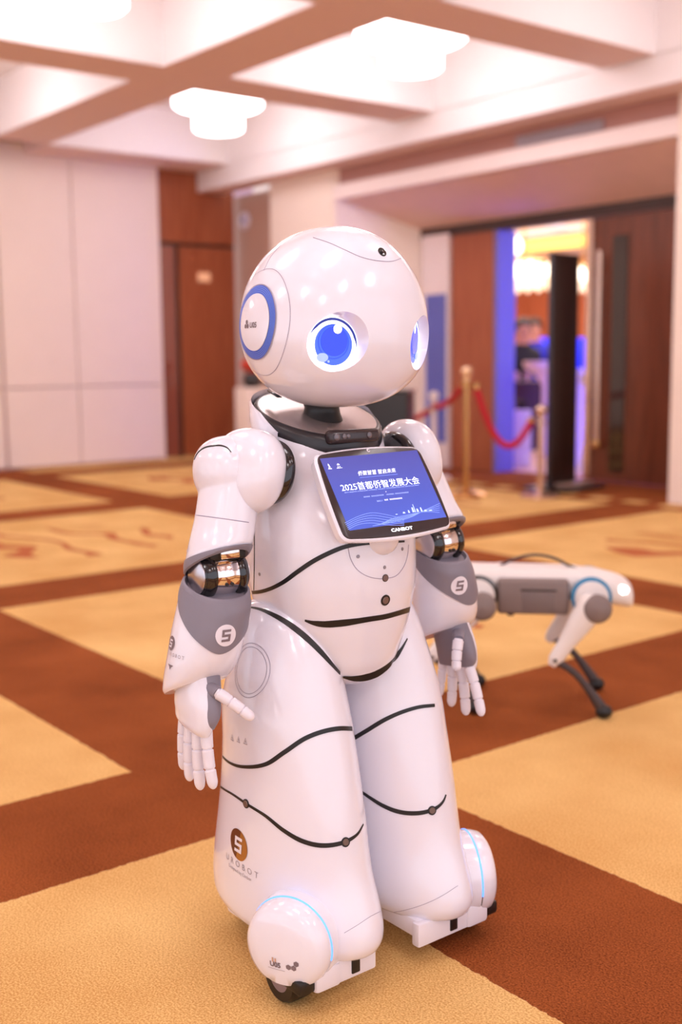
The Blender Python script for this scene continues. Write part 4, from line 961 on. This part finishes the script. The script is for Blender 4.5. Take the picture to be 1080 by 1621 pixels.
# ------------------------------------------------------------------ the banquet room beyond the door
M_far_wall = mat('amber_wall', (206, 120, 74), .6, vary=.1, vscale=2)
M_far_floor = mat('pale_far_floor', (226, 186, 166), .5)
struct(emit('floor', box(-19, -3, 8.1, 18, -.1, 0.002), M_far_floor, smooth=False))
wf = struct(emit('wall_far', box(-19, -3, 17.0, 17.2, 0, 4), M_far_wall, smooth=False))
for k in range(14): emit('wall_panel', rbox(-18.9+k*1.1, -17.84+k*1.1, 16.96, 17.0, .1, 2.7, .01, 1), M_far_wall, wf, smooth=False)
struct(emit('wall_side', box(-19.2, -19, 8.1, 17, 0, 4), M_far_wall, smooth=False))
ceil2 = struct(emit('ceiling', box(-19, -3, 8.1, 17, 3.35, 3.5), mat('lilac_white_ceiling', (206, 196, 222), .8), smooth=False))
cv = at(880, 390, 15.0); M_cove = mat('cove_glow', (255, 208, 110), .5, emit=1.3)
for zy, y0 in ((3.33, 13.2), (3.33, 16.2)):
    emit('cove_light', box(-18, -6, y0, y0+.05, 3.02, 3.24), M_cove, ceil2, smooth=False)
    emit('cove_edge', box(-18, -6, y0-.03, y0+.3, 2.88, 3.02), mat('cove_edge_cream', (226, 196, 180), .7) if y0 < 14 else MATS['cove_edge_cream'], ceil2, smooth=False)
dl = at(882, 363, 11.5)
dlo = empty('downlight', 'bright round downlight in the ceiling beyond the doorway', 'light', (dl[0], 11.5, dl[2]))
emit('lens_disc', lathe([(0, 0), (.11, .0), (.12, .02)], 28), mat('downlight_glow', (255, 255, 255), .5, emit=6), dlo); emit('ring', lathe([(.12, -.005), (.15, -.005), (.15, .03), (.12, .03)], 28), M_lampframe, dlo)
emit('stem', lathe([(.05, .02), (.05, 3.345-dl[2])], 16), M_lampframe, dlo)
M_crys = mat('crystal_glow', (255, 244, 226), .3, emit=3.2, emit_rgb=(255, 240, 216))
def crystal(px0, px1, y0, y1, Y, lab, n):
    a = at(px0, y0, Y); b = at(px1, y0, Y); lo = at((px0+px1)/2, y1, Y)
    r = empty('crystal_chandelier', lab, 'chandelier', ((a[0]+b[0])/2, Y, lo[2]), 'crystal chandeliers of the banquet room')
    w = (b[0]-a[0]); hh_ = a[2]-lo[2]
    emit('frame', rbox(-w/2, w/2, -.3, .3, hh_, hh_+.05, .01), M_brass, r)
    for k in range(n):
        for j in range(2):
            x = -w/2+w*(k+.5)/n
            emit('lamp', ellipsoid((x, -.2+.4*j, hh_*.72), (w/n*.36, .09, hh_*.24), 12, 16, 2), M_crys, r)
            emit('crystal_drop', lathe([(0, 0), (w/n*.3, .06), (w/n*.34, hh_*.4), (w/n*.2, hh_*.5)], 12, Matrix.Translation((x, -.2+.4*j, 0))), mat('crystal', (255, 226, 190), .15, emit=.8) if 'crystal' not in MATS else MATS['crystal'], r)
    emit('chain', lathe([(.02, hh_+.05), (.02, 3.345-lo[2])], 10), M_brass, r)
crystal(797, 864, 418, 464, 12.5, 'crystal chandelier seen through the doorway left of the totem', 4)
crystal(906, 942, 424, 466, 12.5, 'crystal chandelier seen through the doorway right of the totem', 2)
gl = at(812, 390, 10.2)
gb = tag(emit('globe_lamp', ellipsoid((0, 0, 0), (.115, .115, .115), 18, 24, 2), M_crys, loc=(gl[0], 10.2, gl[2])), 'white globe lamp at the upper left of the doorway', 'light')
emit('stem', lathe([(.02, .1), (.02, 3.345-gl[2])], 12), M_brass, gb)
# people at the tables
M_skin = mat('skin', (206, 150, 130), .5, vary=.05); M_hair = mat('black_hair', (26, 18, 18), .5); M_suit = mat('black_suit', (24, 20, 26), .7); M_bluecl = mat('blue_cloth', (24, 34, 190), .6); M_purple = mat('violet_jacket', (96, 54, 110), .7)
def person(loc, rot, lab, cloth, lean=.1):
    V = [(0, 0, .50), (0, .02, .66), (0, .03+lean*.3, .86), (0, .03+lean*.5, 1.02), (0, .04+lean*.7, 1.10), (0, .05+lean, 1.17), (0, .06+lean, 1.25), (0, .06+lean, 1.33)]
    R = [.15, .14, .155, .13, .055, .075, .088, .06]; Ed = [(i, i+1) for i in range(7)]
    for s in (-1, 1):
        b = len(V); V += [(s*.17, .03+lean*.5, .99), (s*.23, .06, .76), (s*.17, .30, .74), (s*.13, .40, .76)]; R += [.065, .05, .04, .035]; Ed += [(3, b), (b, b+1), (b+1, b+2), (b+2, b+3)]
        b = len(V); V += [(s*.10, .05, .48), (s*.13, .42, .50), (s*.13, .44, .10), (s*.13, .55, .045)]; R += [.095, .075, .05, .04]; Ed += [(0, b), (b, b+1), (b+1, b+2), (b+2, b+3)]
    me = bpy.data.meshes.new('person'); me.from_pydata(V, Ed, []); o = bpy.data.objects.new('person', me); COL.objects.link(o)
    md = o.modifiers.new('s', 'SKIN'); md.use_smooth_shade = True
    for i, r in enumerate(R): me.skin_vertices[0].data[i].radius = (r, r*.85)
    me.skin_vertices[0].data[0].use_root = True
    o.modifiers.new('u', 'SUBSURF').levels = 2
    dg = bpy.context.evaluated_depsgraph_get(); nm = bpy.data.meshes.new_from_object(o.evaluated_get(dg)); o.modifiers.clear(); o.data = nm
    nm.materials.clear(); nm.materials.append(cloth); nm.materials.append(M_skin)
    for p in nm.polygons:
        c = p.center; p.material_index = 1 if (c.z > 1.09 or (c.y > .37 and c.z > .65)) else 0; p.use_smooth = True
    o.location = loc; o.rotation_euler = (0, 0, rot); tag(o, lab, 'person')
    hc = (0, .035+lean, 1.285)
    g = ellipsoid(hc, (.098, .105, .105), 20, 28, 2.1); g = ([(x, y if not (y > .09+lean and z < 1.31) else .09+lean-.02, z) for x, y, z in g[0]], g[1])
    emit('hair', g, M_hair, o)
    emit('face', cat(*[ellipsoid((s*.033, .128+lean, 1.265), (.013, .008, .007), 8, 10, 2) for s in (-1, 1)], ellipsoid((0, .142+lean, 1.235), (.013, .018, .02), 8, 10, 2), ellipsoid((0, .125+lean, 1.195), (.026, .01, .008), 8, 10, 2)), mat('face_features', (130, 74, 66), .5) if 'face_features' not in MATS else MATS['face_features'], o)
    return o
def chair(loc, rot, lab, cm, grp=None):
    r = empty('banquet_chair', lab, 'chair', loc, grp, rot)
    emit('seat', rbox(-.21, .21, -.2, .22, .29, .35, .02, 2), cm, r); emit('backrest', rbox(-.21, .21, -.25, -.19, .34, .95, .025, 2), cm, r); emit('skirt', rbox(-.205, .205, -.2, .215, .0, .30, .01), cm, r)
    return r
M_cover = mat('white_chair_cover', (238, 226, 234), .6)
M_dkchair = mat('dark_violet_upholstery', (46, 28, 44), .7)
def to_cam(p): return math.atan2(-(0-p[0]), (0-p[1]))
pa = at(824, 523, 11.2); pc = at(850, 521, 12.9); pd = at(806, 606, 9.4)
for p, Y, ang, lab, cl, clab in ((pa, 11.2, .25, 'seated person with black hair and dark jacket, left of the pair in the doorway', M_suit, 'dark banquet chair under the person in the dark jacket'), (pc, 12.9, -.2, 'seated person in blue clothing beside the totem, right of the pair', M_bluecl, 'dark banquet chair under the person in blue clothing'), (pd, 9.4, -.9, 'seated person in violet jacket leaning low by the doorway edge', M_purple, 'dark banquet chair under the person in the violet jacket')):
    sc = p[2]/1.25
    o = person((p[0], Y, .002), to_cam(p)+ang, lab, cl); o.scale = (sc, sc, sc)
    o = chair((p[0], Y, .002), to_cam(p)+ang, clab, M_dkchair, 'dark chairs of the seated people'); o.scale = (sc, sc, sc)
def table(px, py, Y, r, lab, dk=M_cover):
    p = at(px, py, Y); t = empty('cocktail_table', lab, 'table', (p[0], Y, 0)); h = p[2]
    emit('tabletop', lathe([(0, h-.03), (r, h-.03), (r, h), (0, h)], 36), dk, t)
    emit('cloth_skirt', lathe([(.10, .004), (.05, h*.3), (.045, h*.75), (r*.55, h-.13), (r*.98, h-.06), (r*1.01, h+.002), (0, h+.004)], 36), dk, t)
    return t
table(865, 572, 9.6, .25, 'white clothed round table just left of the totem')
table(918, 584, 8.9, .14, 'narrow white clothed table right of the totem')
table(934, 592, 8.6, .10, 'small white clothed stand nearest the door leaf')
dt = at(826, 604, 10.25)
bt = empty('banquet_table', 'dark draped round banquet table in front of the seated pair', 'table', (dt[0], 10.25, .002))
emit('tabletop', lathe([(0, dt[2]-.03), (.42, dt[2]-.03), (.42, dt[2]), (0, dt[2])], 40), M_dkchair, bt); emit('tablecloth', lathe([(.46, 0), (.43, dt[2]*.5), (.425, dt[2]-.02), (.425, dt[2]+.003), (0, dt[2]+.004)], 40), mat('plum_cloth', (62, 34, 66), .7), bt)
for k_, (a_, b_) in enumerate(((-.14, -.12), (.10, -.2), (.0, .1))): tag(emit('water_glass', lathe([(.022, 0), (.03, .004), (.035, .11), (.032, .11), (.027, .012), (0, .01)], 20), mat('glass_rose', (220, 170, 190), .1, spec=.8) if k_ == 0 else MATS['glass_rose'], loc=(dt[0]+a_, 10.25+b_, dt[2]+.006)), 'small glass standing on the dark draped table', 'glass', 'glasses on the dark draped table')
ck = at(816, 672, 8.55); o = chair((ck[0], 8.55, .002), to_cam(ck)+PI, 'low white covered seat nearest the doorway, behind the red rope', M_cover); o.scale = (.75, .75, .60)
# unseen blue screen added behind the door leaf to light the jamb
led = struct(emit('trim_5', rbox(-9.6, -8.75, 8.22, 8.3, .3, 2.6, .01), M_far_wall, smooth=False)); led['label'] = 'panelled end wall of the banquet room'
M_led = mat('blue_screen_glow', (40, 40, 255), .4, emit=13)
ls = empty('jamb_light_screen', 'unseen blue screen added beyond the doorway to light the jamb', 'screen', (-5.5, 8.3, 0))
emit('screen', rbox(0, .04, 0, .7, .4, 2.3, .005), M_led, ls, smooth=False); emit('stand', rbox(.04, .14, .05, .65, 0, 2.35, .01), M_black, ls, smooth=False)
for (pxa, pxb, ya, yb, lab) in ((846, 866, 535, 575, 'blue lit panel behind the seated pair'), (908, 926, 535, 590, 'blue lit panel right of the totem')):
    a = at(pxa, ya, 13.5); b = at(pxb, yb, 13.5)
    r = empty('blue_panel', lab, 'screen', (a[0], 13.5, 0)); emit('screen', rbox(0, b[0]-a[0], 0, .05, b[2], a[2], .005), mat('blue_panel_glow', (36, 44, 235), .4, emit=1.2) if 'blue_panel_glow' not in MATS else MATS['blue_panel_glow'], r); emit('stand', rbox(.02, b[0]-a[0]-.02, .01, .04, 0, b[2], .005), M_black, r)
lt = bpy.data.lights.new('banquet_room_light', 'AREA'); lt.shape = 'RECTANGLE'; lt.size = 7; lt.size_y = 5; lt.energy = 260; lt.color = (1, .86, .78)
lo_ = bpy.data.objects.new('banquet_room_light', lt); COL.objects.link(lo_); lo_.location = (-11, 12.5, 3.1); lo_['kind'] = 'helper'
